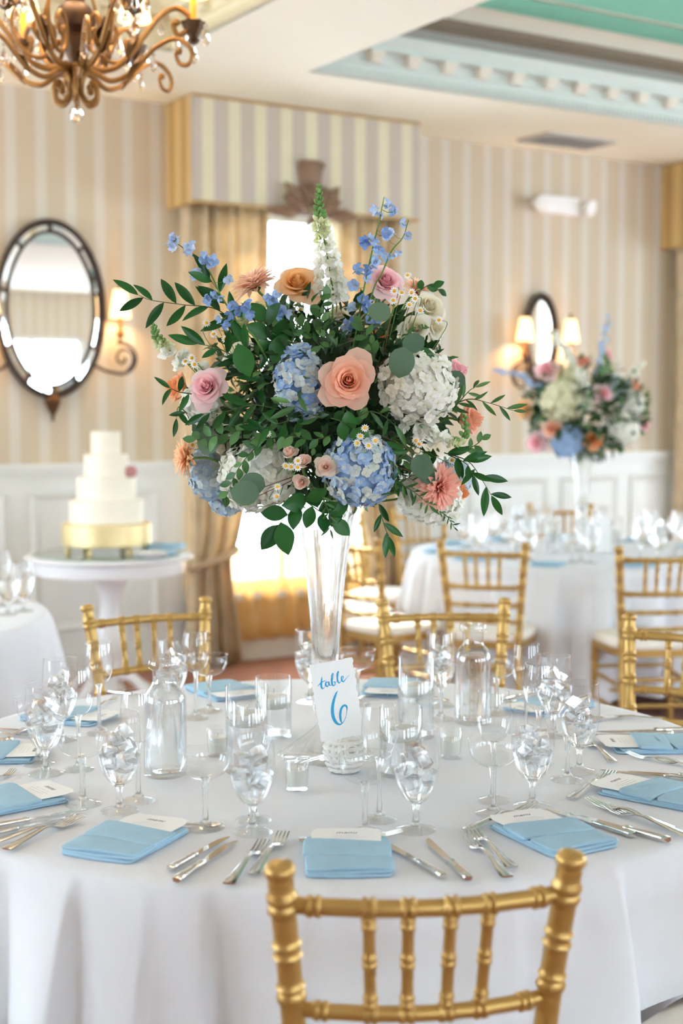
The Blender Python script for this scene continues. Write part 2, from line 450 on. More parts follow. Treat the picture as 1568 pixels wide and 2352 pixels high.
def coffer(k, x0, x1, y0, y1, crown_m, panel_m):
    Z = CEIL
    # crown: dentil band, plain frieze, corona and cymatium stepping inwards as it rises
    prof = [(0, Z), (0, Z + .012), (.012, Z + .012), (.012, Z + .05), (0.004, Z + .055), (.004, Z + .085), (.02, Z + .09), (.02, Z + .15),
            (.075, Z + .155), (.075, Z + .185), (.085, Z + .19), (.10, Z + .215), (.11, Z + .225), (.11, Z + .235), (-.02, Z + .235)]
    cr = struct('trim_%d' % k, ring(prof, x0, x1, y0, y1), crown_m)
    tag(cr, ['', 'cream and pale blue crown of the coffer over the chandelier', 'pale blue dentil crown moulding of the teal coffer'][k], 'crown moulding')
    b = MB(); sp = .036
    def dent(b, x, y, wx, wy): b.box(x - wx, x + wx, y - wy, y + wy, Z + .014, Z + .048)
    x = x0 + .03
    while x < x1 - .03:
        dent(b, x, y1 - .016, .011, .008); x += sp
    y = y0 + .03
    while y < y1 - .03:
        dent(b, x0 + .016, y, .008, .011); dent(b, x1 - .016, y, .008, .011); y += sp
    d = struct('dentil_band', b, crown_m, cr); d['kind'] = 'stuff'
    # modillion blocks under the corona
    mb = MB().box(-.042, .042, -.062, 0, -.03, 0).box(-.034, .034, -.045, 0, -.058, -.03).mesh('modillion', smooth=False)
    n = 0
    def place(u, yy, rot):
        ob('modillion', mb, MT['modillion'] if k == 2 else MT['cream_yellow'], cr, T(u, yy, Z + .152) @ RZ(rot))
    u = x0 + .16
    while u < x1 - .1:
        place(u, y1 - .018, 0); u += .245
    y = y1 - .2
    while y > y0 + .1:
        place(x0 + .018, y, pi / 2); place(x1 - .018, y, -pi / 2); y -= .245
    # upper cove and panelled top
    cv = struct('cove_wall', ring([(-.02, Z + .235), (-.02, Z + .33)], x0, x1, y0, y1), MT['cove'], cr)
    struct('cove_shadow_band', ring([(-.02, Z + .33), (.02, Z + .37), (.03, Z + .40)], x0, x1, y0, y1), MT['cove_shade'], cr)
    struct('cove_lip', ring([(.03, Z + .40), (.13, Z + .43), (.20, Z + .435)], x0, x1, y0, y1), MT['ceiling'], cr)
    b = MB().box(x0 - .03, x1 + .03, y0 - .03, y1 + .03, Z + .445, Z + .47)
    tp = struct('coffer_top', b, MT['ceiling'], cr)
    b = MB(); i0 = .2
    for d0, d1 in ((i0, i0 + .26), (i0 + .31, i0 + .95)):
        b.add(ring([(d0, Z + .436), (d1, Z + .436)], x0, x1, y0, y1).v, [(0, 1, 5, 4), (1, 2, 6, 5), (2, 3, 7, 6), (3, 0, 4, 7)])
    struct('painted_panel', b, panel_m, cr)
coffer(1, *COFF[0], MT['cream_yellow'], MT['pale_blue_ceiling'])
coffer(2, *COFF[1], MT['crown'], MT['teal'])
# air vent in the soffit
vp = onz(1303, 322, CEIL)
vloc = ROOM.inverted() @ Vector(vp)
vent = thing('air_vent', 'grey slatted air vent set in the cream ceiling', 'air vent', ROOM @ T(vloc.x, vloc.y, CEIL))
b = MB()
for (xa, xb, ya, yb) in ((-.3, .3, -.16, -.12), (-.3, .3, .12, .16), (-.3, -.26, -.12, .12), (.26, .3, -.12, .12)): b.box(xa, xb, ya, yb, -.016, 0)
b.build('frame', MT['grey_metal'], vent, smooth=False)
sl = MB().box(-.26, .26, -.011, .011, -.012, -.009).mesh('slat', smooth=False)
for k in range(8): ob('slat', sl, MT['grey_metal'], vent, T(0, -.105 + k * .03, 0) @ Matrix.Rotation(.5, 4, 'X'))
MB().box(-.26, .26, -.12, .12, -.003, -.001).build('backing', MT['iron'], vent, smooth=False)

# --- wainscot: slab, rail, raised panel frames, baseboard
RAIL = 1.245
b = MB(); holed(b, LEFT_U, RIGHT_U, 0, RAIL - .03, [(w[0] - .06, w[1] + .06, w[2] - .05, 9) for w in WIN_MAIN], lambda b, x0, x1, z0, z1: b.box(x0, x1, -.025, 0, z0, min(z1, RAIL - .03)))
wains = struct('trim_3', b, MT['white_paint']); tag(wains, 'white panelled wainscot along the lower striped wall', 'wainscot')
def seg_run(z0, z1, d, name, lab, cat, n):
    b = MB()
    for xa, xb in ((LEFT_U, -9), (-7.5, -4.8), (-3.2, -.62), (.98, 3.55), (5.3, RIGHT_U)):
        b.box(xa, xb, -d, 0, z0, z1); b.box(xa, xb, -d * .7, 0, z0 - .03, z0)
    o = struct('trim_%d' % n, b, MT['white_paint']); tag(o, lab, cat)
seg_run(RAIL - .035, RAIL, .06, 'chair_rail', 'white chair rail capping the wainscot', 'chair rail', 4)
b = MB().box(LEFT_U, RIGHT_U, -.04, -.025, 0, .14).box(LEFT_U, RIGHT_U, -.034, -.025, .14, .16)
o = struct('baseboard_back', b, MT['white_paint']); tag(o, 'white baseboard under the wainscot above the carpet', 'baseboard')
def frame(name, parent, u0, u1, z0, z1, w=.05, d=.018):
    b = MB()
    pr = [(0, 0), (.01, d), (w * .5, d * .6), (w, 0)]
    vs = []
    for (i, h) in pr:
        vs += [(u0 + i, -.025 - h, z0 + i), (u1 - i, -.025 - h, z0 + i), (u1 - i, -.025 - h, z1 - i), (u0 + i, -.025 - h, z1 - i)]
    b.add(vs, [(i * 4 + k, i * 4 + (k + 1) % 4, (i + 1) * 4 + (k + 1) % 4, (i + 1) * 4 + k) for i in range(3) for k in range(4)])
    b.box(u0 + w, u1 - w, -.029, -.025, z0 + w, z1 - w)
    return struct(name, b, MT['white_paint'], parent)
for (a, c) in ((-2.85, -1.65), (-1.5, -.72), (1.08, 1.62), (1.74, 2.28), (2.4, 2.94), (3.06, 3.5)):
    frame('panel', wains, a, c, .28, 1.08)

# --- window with valance, drapes and sheer
def nmat_sheer():
    m = bpy.data.materials.new('gold_sheer'); m.use_nodes = True
    nt = m.node_tree; N = nt.nodes; L = nt.links; N.remove(N['Principled BSDF'])
    tr = N.new('ShaderNodeBsdfTransparent'); tr.inputs['Color'].default_value = (1, .96, .88, 1)
    tl = N.new('ShaderNodeBsdfTranslucent'); df = N.new('ShaderNodeBsdfDiffuse')
    tc = N.new('ShaderNodeTexCoord'); wv = N.new('ShaderNodeTexNoise'); wv.inputs['Scale'].default_value = 7
    L.new(tc.outputs['Object'], wv.inputs['Vector'])
    rp = N.new('ShaderNodeValToRGB'); rp.color_ramp.elements[0].color = lin(248, 204, 128); rp.color_ramp.elements[1].color = lin(252, 228, 176)
    L.new(wv.outputs['Fac'], rp.inputs[0]); L.new(rp.outputs[0], tl.inputs['Color']); L.new(rp.outputs[0], df.inputs['Color'])
    m1 = N.new('ShaderNodeMixShader'); m1.inputs[0].default_value = .75; L.new(tl.outputs[0], m1.inputs[1]); L.new(df.outputs[0], m1.inputs[2])
    m2 = N.new('ShaderNodeMixShader'); m2.inputs[0].default_value = .35; L.new(m1.outputs[0], m2.inputs[1]); L.new(tr.outputs[0], m2.inputs[2])
    L.new(m2.outputs[0], N['Material Output'].inputs['Surface'])
    return m
MT['sheer'] = nmat_sheer()
def window(k, W4, label):
    u0, u1, z0, z1 = W4
    b = MB(); t = .035
    for x in (u0, u1 - 2 * t): b.box(x, x + 2 * t, .02, .1, z0, z1)
    for z in (z0, (z0 + z1) / 2, z1 - 2 * t): b.box(u0, u1, .02, .1, z, z + 2 * t)
    b.box((u0 + u1) / 2 - .015, (u0 + u1) / 2 + .015, .04, .08, z0, z1)
    b.box(u0 - .05, u1 + .05, -.06, .1, z0 - .04, z0)
    w = struct('window_%d' % k, b, MT['white_paint']); tag(w, label, 'window')
    b = MB().box(u0 + .03, u1 - .03, .055, .06, z0 + .03, (z0 + z1) / 2); struct('pane', b, MT['thin'], w)
    b = MB().box(u0 + .03, u1 - .03, .065, .07, (z0 + z1) / 2, z1 - .03); struct('pane', b, MT['thin'], w)
window(1, WIN_MAIN[0], 'white framed window glowing behind the tall arrangement')
window(2, WIN_MAIN[1], 'white framed window behind the far drape')
window(3, WIN_MAIN[2], 'white framed window beyond the oval mirror wall panel')
window(4, WIN_MAIN[3], 'white framed window at the corner farthest from the cake')
def drape(label, cat, name, u_of, z0, z1, v0, waves, amp, m, group=None, nz=26, nu=None):
    """pleated hanging cloth; u_of(z) -> (u0, u1)"""
    nu = nu or waves * 8
    b = MB()
    def f(s, t):
        z = z0 + (z1 - z0) * t
        a, c = u_of(z)
        w = (c - a)
        ph = s * waves * 2 * pi
        am = amp * (1 - .35 * sin(9 * s + 2 * t))
        return Vector((a + w * s + .012 * sin(ph * .5 + 3 * t), v0 + am * cos(ph + .5 * sin(3 * t)), z))
    b.grid(f, nu, nz)
    o = b.build(name, m, None, ROOM, angle=None)
    md = o.modifiers.new('thickness', 'SOLIDIFY'); md.thickness = .004
    tag(o, label, cat, group); return o
def smooth(a, b_, t): t = max(0, min(1, t)); t = t * t * (3 - 2 * t); return a + (b_ - a) * t
def left_u(z):
    if z > .66: return (smooth(-.56, -.60, (z - .66) / 2), smooth(-.27, 0.0, ((z - .66) / 2.0) ** .55))
    return (-.57 - .02 * (1 - z / .66), smooth(-.22, -.30, z / .66))
drape('gold damask drape gathered with a tieback beside the cake table', 'curtain', 'drape', left_u, .02, 2.76, -.15, 7, .045, MT['drape'])
def right_u(z):
    if z > .66: return (smooth(.68, .43, ((z - .66) / 2.0) ** .55), .93)
    return (smooth(.64, .70, z / .66), .95)
drape('gold damask drape hanging between the bright window and second round table', 'curtain', 'drape', right_u, .02, 2.76, -.15, 6, .045, MT['drape'])
drape('sheer golden half curtain across the foot of the bright window', 'curtain', 'sheer_curtain', lambda z: (-.5, .88), .13, .70, -.07, 9, .018, MT['sheer'], nz=6)
drape('gold damask drape at the far end of the striped wall', 'curtain', 'drape', lambda z: (3.40, 3.95), .02, 2.76, -.16, 6, .05, MT['drape'])
for (px, w_) in ((-.42, .34),):
    tb = MB()
    tb.tube([(px + w_ / 2 * cos(a) , -.15 + .075 * sin(a), .66 + .05 * cos(a)) for a in [2 * pi * k / 24 for k in range(24)]], .028, 8, closed=True, flat=.5)
    o = tb.build('tieback', MT['drape'], None, ROOM); tag(o, 'gold cloth tieback gathering the drape by the cake table', 'tieback')
def valance(label, u0, u1, n):
    d = .36
    t = thing('valance_box', label, 'valance', ROOM @ T((u0 + u1) / 2, 0, 2.73))
    w = (u1 - u0) / 2; h = CEIL - .005 - 2.73
    def panel(nm, b, m):
        o = b.build(nm, m, t, smooth=False); return o
    panel('front_panel', MB().box(-w, w, -d, -d + .03, 0, h), MT['valance'])
    for s in (-1, 1):
        panel('side_return', MB().box(min(s * w, s * (w - .03)), max(s * w, s * (w - .03)), -d + .03, -.002, 0, h), MT['valance_gold'])
    panel('top_board', MB().box(-w + .03, w - .03, -d + .03, -.002, h - .03, h), MT['valance_gold'])
    for z in (0, h - .012):
        panel('piping', MB().tube([(-w, -.01, z + .006), (-w, -d - .002, z + .006), (w, -d - .002, z + .006), (w, -.01, z + .006)], .008, 6), MT['valance_gold'])
    return t
valance('box valance in cream and taupe stripes over the bright window', -.632, .935, 1)
valance('striped box valance with gold return at the far end of the wall', 3.36, 5.0, 2)
# carved crest on the valance
def crest():
    t = thing('carved_crest', 'carved brown wooden crest with plumes on the striped valance', 'crest', ROOM @ T(.14, -.362, 2.70))
    b = MB()
    b.lathe([(0, .14), (.05, .14), (.075, .20), (.085, .25), (.09, .29), (.08, .30), (0, .30)], 12, Matrix.Diagonal((1, .45, 1, 1)))
    b.build('crown_basket', MT['gilt'], t)
    b = MB()
    for k in range(7):
        a = -1.2 + k * .4
        b.sphere((.075 * sin(a), -.02, .30 + .012 * cos(a)), .022, 8, 5)
    b.build('crown_fruit', MT['gilt'], t)
    leaf = MB()
    def lf(s, q):
        w = .032 * sin(pi * min(1, q * .92 + .05)) ; return Vector(((s - .5) * 2 * w, -.03 - .03 * sin(pi * q) + .02 * abs(s - .5) * 2, q * .15))
    leaf.grid(lf, 4, 6); lm = leaf.mesh('acanthus_leaf')
    for (x, z, a, sc) in ((-.02, .05, .5, 1), (.02, .05, -.5, 1), (-.04, .02, 1.1, 1.2), (.04, .02, -1.1, 1.2), (-.08, .06, .7, 1.1), (.08, .06, -.7, 1.1), (-.1, .0, 1.45, 1.3), (.1, .0, -1.45, 1.3), (0, .0, 2.6, .6), (0, .0, -2.6, .6), (0, .05, 0, 1), (-.13, .06, .2, .8), (.13, .06, -.2, .8), (-.17, .015, 1.6, 1), (.17, .015, -1.6, 1)):
        ob('acanthus_leaf', lm, MT['gilt'], t, T(x, -.01, z) @ Matrix.Rotation(-a, 4, 'Y') @ Matrix.Scale(sc, 4))
    b = MB()
    for s in (-1, 1):
        pts = [(s * (.09 + .075 * cos(q) * (1 - q / 9)), -.03, .10 + .055 * sin(q) * (1 - q / 9)) for q in [k * .35 for k in range(18)]]
        b.tube(pts, [.02 - k * .0006 for k in range(18)], 6)
    b.build('scrolls', MT['gilt'], t)
    MB().box(-.3, .3, -.02, -.004, .0, .03).build('base_bar', MT['gilt'], t)
crest()

# --- emergency light
el = thing('emergency_light', 'white emergency light with two lamp heads high on the striped wall', 'emergency light', ROOM @ T(2.36, 0, 2.93))
MB().box(-.15, .15, -.07, 0, -.02, .10).build('housing', MT['plastic'], el, smooth=False)
for s in (-1, 1):
    h = MB().lathe([(0, 0), (.03, .0), (.055, .05), (.06, .075), (.05, .08), (0, .078)], 16, T(s * .2, -.05, .05) @ aim((s * .35, -1, -.3)))
    h.build('lamp_head', MT['plastic'], el)
for s in (-1, 1): MB().box(min(s * .24, s * .15), max(s * .24, s * .15), -.04, -.01, .03, .06).build('bracket', MT['plastic'], el, smooth=False)

# --- oval mirrors with sconce arms
def spiral(c, r0, turns, a0, dirn=1, n=26, r1=.15):
    return [(c[0] + (r0 * (1 - (1 - r1) * k / n)) * cos(a0 + dirn * 2 * pi * turns * k / n), c[1], c[2] + (r0 * (1 - (1 - r1) * k / n)) * sin(a0 + dirn * 2 * pi * turns * k / n)) for k in range(n + 1)]
def oval_mirror(label, u, z, a, c, sconces):
    t = thing('oval_mirror', label, 'mirror', ROOM @ T(u, -.012, z))
    def ell(f, y, n=64): return [(a * f * cos(2 * pi * k / n), y, c * f * sin(2 * pi * k / n)) for k in range(n)]
    MB().tube(ell(.965, -.03), .017, 8, closed=True).build('outer_frame', MT['iron'], t)
    fi = .80
    MB().tube([(a * (fi - .005) * cos(2 * pi * k / 64), -.034, c * (fi + .055) * sin(2 * pi * k / 64)) for k in range(64)], .010, 8, closed=True).build('inner_frame', MT['iron'], t)
    b = MB(); n = 64
    vs = [(0, -.026, 0)] + [(a * fi * cos(2 * pi * k / n), -.026, c * (fi + .05) * sin(2 * pi * k / n)) for k in range(n)]
    b.add(vs, [(0, k + 1, (k + 1) % n + 1) for k in range(n)])
    b.build('mirror_glass', MT['mirror'], t, smooth=False)
    b = MB(); vs = [(0, 0, 0)] + [(a * .97 * cos(2 * pi * k / n), 0, c * .97 * sin(2 * pi * k / n)) for k in range(n)]
    b.add(vs, [(0, k + 1, (k + 1) % n + 1) for k in range(n)])
    b.build('backing_board', MT['iron'], t, smooth=False)
    div = [radians(d) for d in (90, 50, 12, -28, -60, -90, -120, -152, 168, 130)]
    div = sorted(div)
    for i, d0 in enumerate(div):
        d1 = div[(i + 1) % len(div)]
        if d1 < d0: d1 += 2 * pi
        b = MB(); m_ = 8; vs = []
        tilt = random.uniform(-.012, .012)
        for k in range(m_ + 1):
            q = d0 + (d1 - d0) * k / m_
            vs += [(a * fi * cos(q), -.028, c * (fi + .05) * sin(q)), (a * .95 * cos(q), -.018 + tilt, c * .955 * sin(q))]
        b.add(vs, [(2 * k, 2 * k + 2, 2 * k + 3, 2 * k + 1) for k in range(m_)])
        b.build('border_pane', MT['mirror'], t, smooth=False)
        MB().tube([(a * .80 * cos(d0), -.033, c * .85 * sin(d0)), (a * .97 * cos(d0), -.033, c * .97 * sin(d0))], .010, 6).build('divider', MT['iron'], t)
    # finial below
    b = MB().lathe([(0, -.13), (.008, -.12), (.012, -.09), (.03, -.06), (.05, -.01), (.035, .01), (.02, .03), (.0, .035)], 10, T(0, -.03, -c))
    b.build('finial', MT['bronze_dark'], t)
    for s in sconces:
        x = s * (a + .06)
        b = MB()
        b.tube([(s * a * .8, -.03, -c * .62), (s * (a * .95), -.07, -c * .68)] + [(x + s * (.0) + .1 * sin(q) * s, -.09, -.27 - .09 * cos(q)) for q in [k * .22 for k in range(0, 16)]] , .010, 6)
        b.tube([(x + q[0] * s, -.09, q[2]) for q in spiral((0.02, 0, -.27), .07, 1.3, -1.2, 1)], .008, 6)
        b.tube(bez([(x, -.09, -.18), (x, -.1, -.12), (x, -.1, -.02)], 6), .008, 6)
        ar = b.build('arm', MT['iron'], t)
        MB().lathe([(0, -.16), (.02, -.15), (.028, -.13), (.012, -.11), (.012, -.02), (0, -.02)], 12, T(x, -.1, 0)).build('candle_cup', MT['bronze_dark'], ar)
        sh = MB().lathe([(.062, -.04), (.036, .12)], 20, T(x, -.1, 0)).build('lamp_shade', MT['shade'], ar)
        sh.modifiers.new('thickness', 'SOLIDIFY').thickness = .002
        MB().lathe([(0, .12), (.008, .12), (.010, .145), (.006, .16), (0, .165)], 8, T(x, -.1, 0)).build('shade_finial', MT['bronze_dark'], ar)
        ld = bpy.data.lights.new('sconce_bulb_light', 'POINT'); ld.energy = 5; ld.color = (1, .62, .3); ld.shadow_soft_size = .03
        lo = bpy.data.objects.new('sconce_bulb_light', ld); COL.objects.link(lo); lo.parent = t; lo.location = (x, -.1, .0)
    return t
oval_mirror('large oval mirror with segmented border hanging over the cake', -1.365, 2.115, .325, .505, (1, -1))
oval_mirror('smaller oval mirror between two glowing sconces behind the far arrangement', 2.20, 2.06, .145, .30, (1, -1))
# ------------------------------------------------------------------ chandelier
def chandelier():
    px, Y = 176, 4.6
    x = (px - 784) / F_PX * (Y * _c - .9 * _s)
    Z0 = 2.48
    t = thing('chandelier', 'bronze scrolled chandelier with crystal drops hanging under the coffer', 'chandelier', T(x, Y, 0))
    b = MB().lathe([(0, Z0 + .09), (.012, Z0 + .09), (.014, Z0 + .12), (.03, Z0 + .135), (.018, Z0 + .15), (.022, Z0 + .17), (.036, Z0 + .2), (.04, Z0 + .235),
                    (.028, Z0 + .255), (.058, Z0 + .27), (.066, Z0 + .29), (.064, Z0 + .31), (.05, Z0 + .335), (.03, Z0 + .35), (.034, Z0 + .38), (.02, Z0 + .41), (.02, Z0 + .6), (.04, Z0 + .64), (.02, Z0 + .68), (0, Z0 + .7)], 18)
    b.build('central_column', MT['bronze_dark'], t)
    bd = MB(); bd.tube([(0, 0, Z0 + .02), (0, 0, Z0 + .10)], .006, 8); bd.build('drop_rod', MT['bronze'], t)
    bl = MB().sphere((0, 0, Z0), .024, 14, 8); bl.build('crystal_ball', MT['crystal'], t, angle=10)
    A = [(.048, .149), (.085, .142), (.134, .158), (.179, .203), (.224, .266), (.269, .32), (.318, .344), (.356, .32), (.353, .279), (.322, .261), (.307, .293), (.318, .30)]
    Bq = [(.02, .15), (.066, .127), (.12, .10), (.179, .117), (.224, .153), (.269, .194), (.331, .217), (.376, .194), (.39, .162), (.376, .135), (.349, .14), (.337, .168), (.347, .178)]
    Cq = [(.04, .50), (.09, .45), (.142, .39), (.183, .324), (.197, .279), (.183, .221), (.148, .18), (.107, .173), (.076, .20), (.066, .248), (.085, .286), (.111, .294), (.13, .266), (.111, .232), (.098, .243)]
    Dq = [(.05, .15), (.028, .125), (.02, .10), (.021, .063), (.044, .034), (.073, .045), (.076, .082), (.058, .097), (.052, .08)]
    def P(q, off=0.0): return [(r, off, Z0 + z) for r, z in q]
    def taper(n, r0, r1): return [r0 + (r1 - r0) * k / (n - 1) for k in range(n)]
    meshes = []
    pa = bez(P(A), 6); mA = MB().tube(pa, taper(len(pa), .0105, .008), 8).sphere(pa[-1], .013, 8, 5).mesh('candle_arm')
    pb = bez(P(Bq), 6); mB = MB().tube(pb, taper(len(pb), .0095, .006), 8).sphere(pb[-1], .012, 8, 5).mesh('lower_scroll')
    pc = bez(P(Cq), 6); mC = MB().tube(pc, taper(len(pc), .006, .0085), 8).sphere(pc[-1], .013, 8, 5).mesh('cage_scroll')
    pd = bez(P(Dq), 6); mD = MB().tube(pd, taper(len(pd), .009, .0075), 8).sphere(pd[-1], .013, 8, 5).mesh('bottom_scroll')
    cup = MB().lathe([(0, .0), (.012, .0), (.02, .012), (.012, .02), (.03, .05), (.036, .07), (.03, .066), (0, .045)], 12, T(.372, 0, Z0 + .235), flute=lambda a, z: 1 + .12 * cos(6 * a)).mesh('candle_cup')
    lf = MB()
    def leaf(s, q):
        w = .02 * sin(pi * (q * .9 + .06)) * (1 + .25 * sin(14 * q)); return Vector((q * .1, (s - .5) * 2 * w, .014 * sin(pi * q) - .02 * (s - .5) ** 2 * 4 + .03 * q * q))
    lf.grid(leaf, 4, 12); leafm = lf.mesh('acanthus_leaf')
    slv = MB().lathe([(0, Z0 + .285), (.011, Z0 + .285), (.011, Z0 + .40), (0, Z0 + .40)], 10, T(.372, 0, 0)).mesh('candle_sleeve')
    shd = MB().lathe([(.056, Z0 + .385), (.034, Z0 + .49)], 18, T(.372, 0, 0)).mesh('lamp_shade')
    blb = MB().sphere((.372, 0, Z0 + .43), .014, 8, 5, (1, 1, 1.7)).mesh('bulb')
    pend = MB().lathe([(0, -.052), (.008, -.044), (.0125, -.034), (.009, -.018), (.003, -.004), (0, 0)], 6).sphere((0, 0, .007), .006, 6, 4).mesh('crystal_drop', smooth=False)
    for k in range(6):
        az = RZ(radians(8 + 60 * k))
        arm = ob('candle_arm', mA, MT['bronze'], t, az)
        for nm, me, m_ in (('candle_cup', cup, 'bronze_dark'), ('candle_sleeve', slv, 'candle_sleeve'), ('bulb', blb, 'bulb')): ob(nm, me, MT[m_], arm)
        so = ob('lamp_shade', shd, MT['shade'], arm)
        ob('acanthus_leaf', leafm, MT['bronze_dark'], arm, T(.15, 0, Z0 + .172) @ Matrix.Rotation(-.95, 4, 'Y'))
        ob('acanthus_leaf', leafm, MT['bronze_dark'], arm, T(.215, 0, Z0 + .265) @ Matrix.Rotation(-.6, 4, 'Y') @ Matrix.Scale(.6, 4))
        for (r, z, o_) in ((.372, .228, 0), (.41, .28, .02), (.41, .28, -.02), (.345, .28, .03), (.269, .30, 0), (.318, .255, 0)):
            ob('crystal_drop', pend, MT['crystal'], arm, T(r, o_, Z0 + z) @ Matrix.Scale(random.uniform(.8, 1.15), 4))
        az2 = RZ(radians(8 + 60 * k - 22))
        lo = ob('lower_scroll', mB, MT['bronze'], t, az2)
        ob('crystal_drop', pend, MT['crystal'], lo, T(.262, 0, Z0 + .165))
        ob('acanthus_leaf', leafm, MT['bronze_dark'], lo, T(.17, 0, Z0 + .117) @ Matrix.Rotation(-.55, 4, 'Y') @ Matrix.Scale(.8, 4))
        ob('cage_scroll', mC, MT['bronze'], t, RZ(radians(8 + 60 * k + 8)))
        if k % 2 == 0 or True: ob('bottom_scroll', mD, MT['bronze'], t, RZ(radians(8 + 60 * k + 30)))
    # chain to the coffer
    b = MB(); z = Z0 + .69; k = 0
    while z < CEIL + .42:
        M = T(0, 0, z + .02) @ RZ(k * pi / 2)
        b.tube([M @ Vector((.012 * cos(q), 0, .022 * sin(q))) for q in [2 * pi * j / 10 for j in range(10)]], .003, 5, closed=True); z += .034; k += 1
    b.build('chain', MT['bronze_dark'], t)
    MB().lathe([(0, CEIL + .40), (.03, CEIL + .405), (.06, CEIL + .43), (.065, CEIL + .436), (0, CEIL + .436)], 16).build('ceiling_rose', MT['bronze_dark'], t)
    ld = bpy.data.lights.new('chandelier_light', 'POINT'); ld.energy = 14; ld.color = (1, .80, .56); ld.shadow_soft_size = .2
    lo = bpy.data.objects.new('chandelier_light', ld); COL.objects.link(lo); lo.parent = t; lo.location = (0, 0, Z0 + .62)
chandelier()

# ------------------------------------------------------------------ chiavari chairs
def bamboo(p0, p1, r, rings, mid=None, n=10, r1=None, bump=1.28):
    """turned stick with ringed bamboo joints at the given fractions"""
    p0, p1 = Vector(p0), Vector(p1)
    r1 = r1 or r
    L = (p1 - p0).length
    st = {0.0: 1, 1.0: 1}
    for t_ in rings:
        for d, k in ((-.011, 1), (-.008, bump), (-.003, bump), (0, 1.02), (.003, bump), (.008, bump), (.011, 1)):
            q = t_ + d / L
            if 0 < q < 1: st[q] = k
    for k in range(1, 8): st.setdefault(k / 8, 1)
    ts = sorted(st)
    pts = []
    for q in ts:
        p = p0.lerp(p1, q)
        if mid: p = p + Vector(mid) * (4 * q * (1 - q))
        pts.append(p)
    return MB().tube(pts, [st[q] * (r + (r1 - r) * q) for q in ts], n)
def chair_meshes():
    M = {}
    tp, st_, ft = (.203, -.232, .90), (.168, -.182, .44), (.178, -.225, 0)
    for s in (-1, 1):
        path = bez([(s * ft[0], ft[1], ft[2]), (s * st_[0], st_[1], st_[2]), (s * .184, -.20, .70), (s * tp[0], tp[1], tp[2])], 34)
        rings = [.10, .30, .46, .555, .64, .73, .795, .865]
        zr = []
        rad = []
        for p in path:
            k = 1.0
            for q in rings:
                d = abs(p.z - q)
                if d < .012: k = 1.22 if d > .0035 else 1.03
            rad.append((.0145 + .004 * (p.z / .9)) * k)
        b = MB().tube(path, rad, 12)
        top = path[-1]
        b.lathe([(0, -.004), (.0165, -.004), (.0165, .004), (.0215, .009), (.0225, .016), (.019, .023), (.010, .027), (0, .028)], 14, T(*top) @ aim(path[-1] - path[-3]))
        M['back_post', s] = b.mesh('back_post')
        M['front_leg', s] = bamboo((s * .195, .19, 0), (s * .188, .185, .43), .0135, [.2, .5, .8], r1=.017).mesh('front_leg')
    def at_z(z):
        path = bez([ft, st_, (.184, -.20, .70), tp], 20)
        return min(path, key=lambda p: abs(p.z - z))
    R = []
    for z, r in ((.862, .0125), (.703, .0115), (.615, .0105), (.535, .0105)):
        p = at_z(z); w = p.x - .012
        rg = [.08, .275, .42, .58, .725, .92] if z > .69 else [.25, .5, .75]
        R.append((bamboo((-w, p.y, z), (w, p.y, z), r, rg, mid=(0, -.035 if z > .69 else -.02, 0)).mesh('rail'), p))
    M['rails'] = [r[0] for r in R]
    S = []
    pT, pB = R[0][1], R[1][1]
    for q in (.275, .42, .58, .725):
        k = 4 * q * (1 - q) * -.035
        xt, xb = (q * 2 - 1) * (pT.x - .012), (q * 2 - 1) * (pB.x - .012)
        S.append(bamboo((xb, pB.y + k, .703), (xt, pT.y + k, .862), .0088, [.12, .5, .86], bump=1.25).mesh('spindle'))
    M['spindles'] = S
    # seat frame: rounded trapezoid ring; cushion pad
    def outline(g, n=40):
        pts = []
        for k in range(n):
            a = 2 * pi * k / n
            c, s = cos(a), sin(a)
            e = .45
            x = (abs(c) ** e) * (1 if c >= 0 else -1); y = (abs(s) ** e) * (1 if s >= 0 else -1)
            w = .20 + .018 * y
            pts.append((x * (w - .0) * g, y * .205 * g + .005))
        return pts
    o0 = outline(1.0)
    b = MB().poly_prism(o0, .405, .44)
    M['seat_frame'] = b.mesh('seat_frame', angle=30)
    b = MB(); n = 40; prof = [(1.0, .441), (1.02, .452), (1.015, .468), (.97, .478), (.8, .486), (.4, .489)]
    for g, z in prof: b.v += [(x, y, z) for x, y in outline(g)]
    for i in range(len(prof) - 1):
        for k in range(n): b.f.append((i * n + k, i * n + (k + 1) % n, (i + 1) * n + (k + 1) % n, (i + 1) * n + k))
    b.f.append(tuple((len(prof) - 1) * n + k for k in range(n))); b.f.append(tuple(range(n - 1, -1, -1)))
    M['cushion'] = b.mesh('cushion', angle=60)
    X = []
    for z in (.30, .18):
        X.append(bamboo((-.18, .187, z), (.18, .187, z), .0095, [.3, .7]).mesh('stretcher'))
        X.append(bamboo((-.165, -.2 - .02 * (.44 - z), z), (.165, -.2 - .02 * (.44 - z), z), .0095, [.3, .7]).mesh('stretcher'))
        for s in (-1, 1): X.append(bamboo((s * .172, -.205, z - .03), (s * .19, .187, z - .03), .0095, [.3, .7]).mesh('stretcher'))
    M['stretchers'] = X
    return M
CM = chair_meshes()
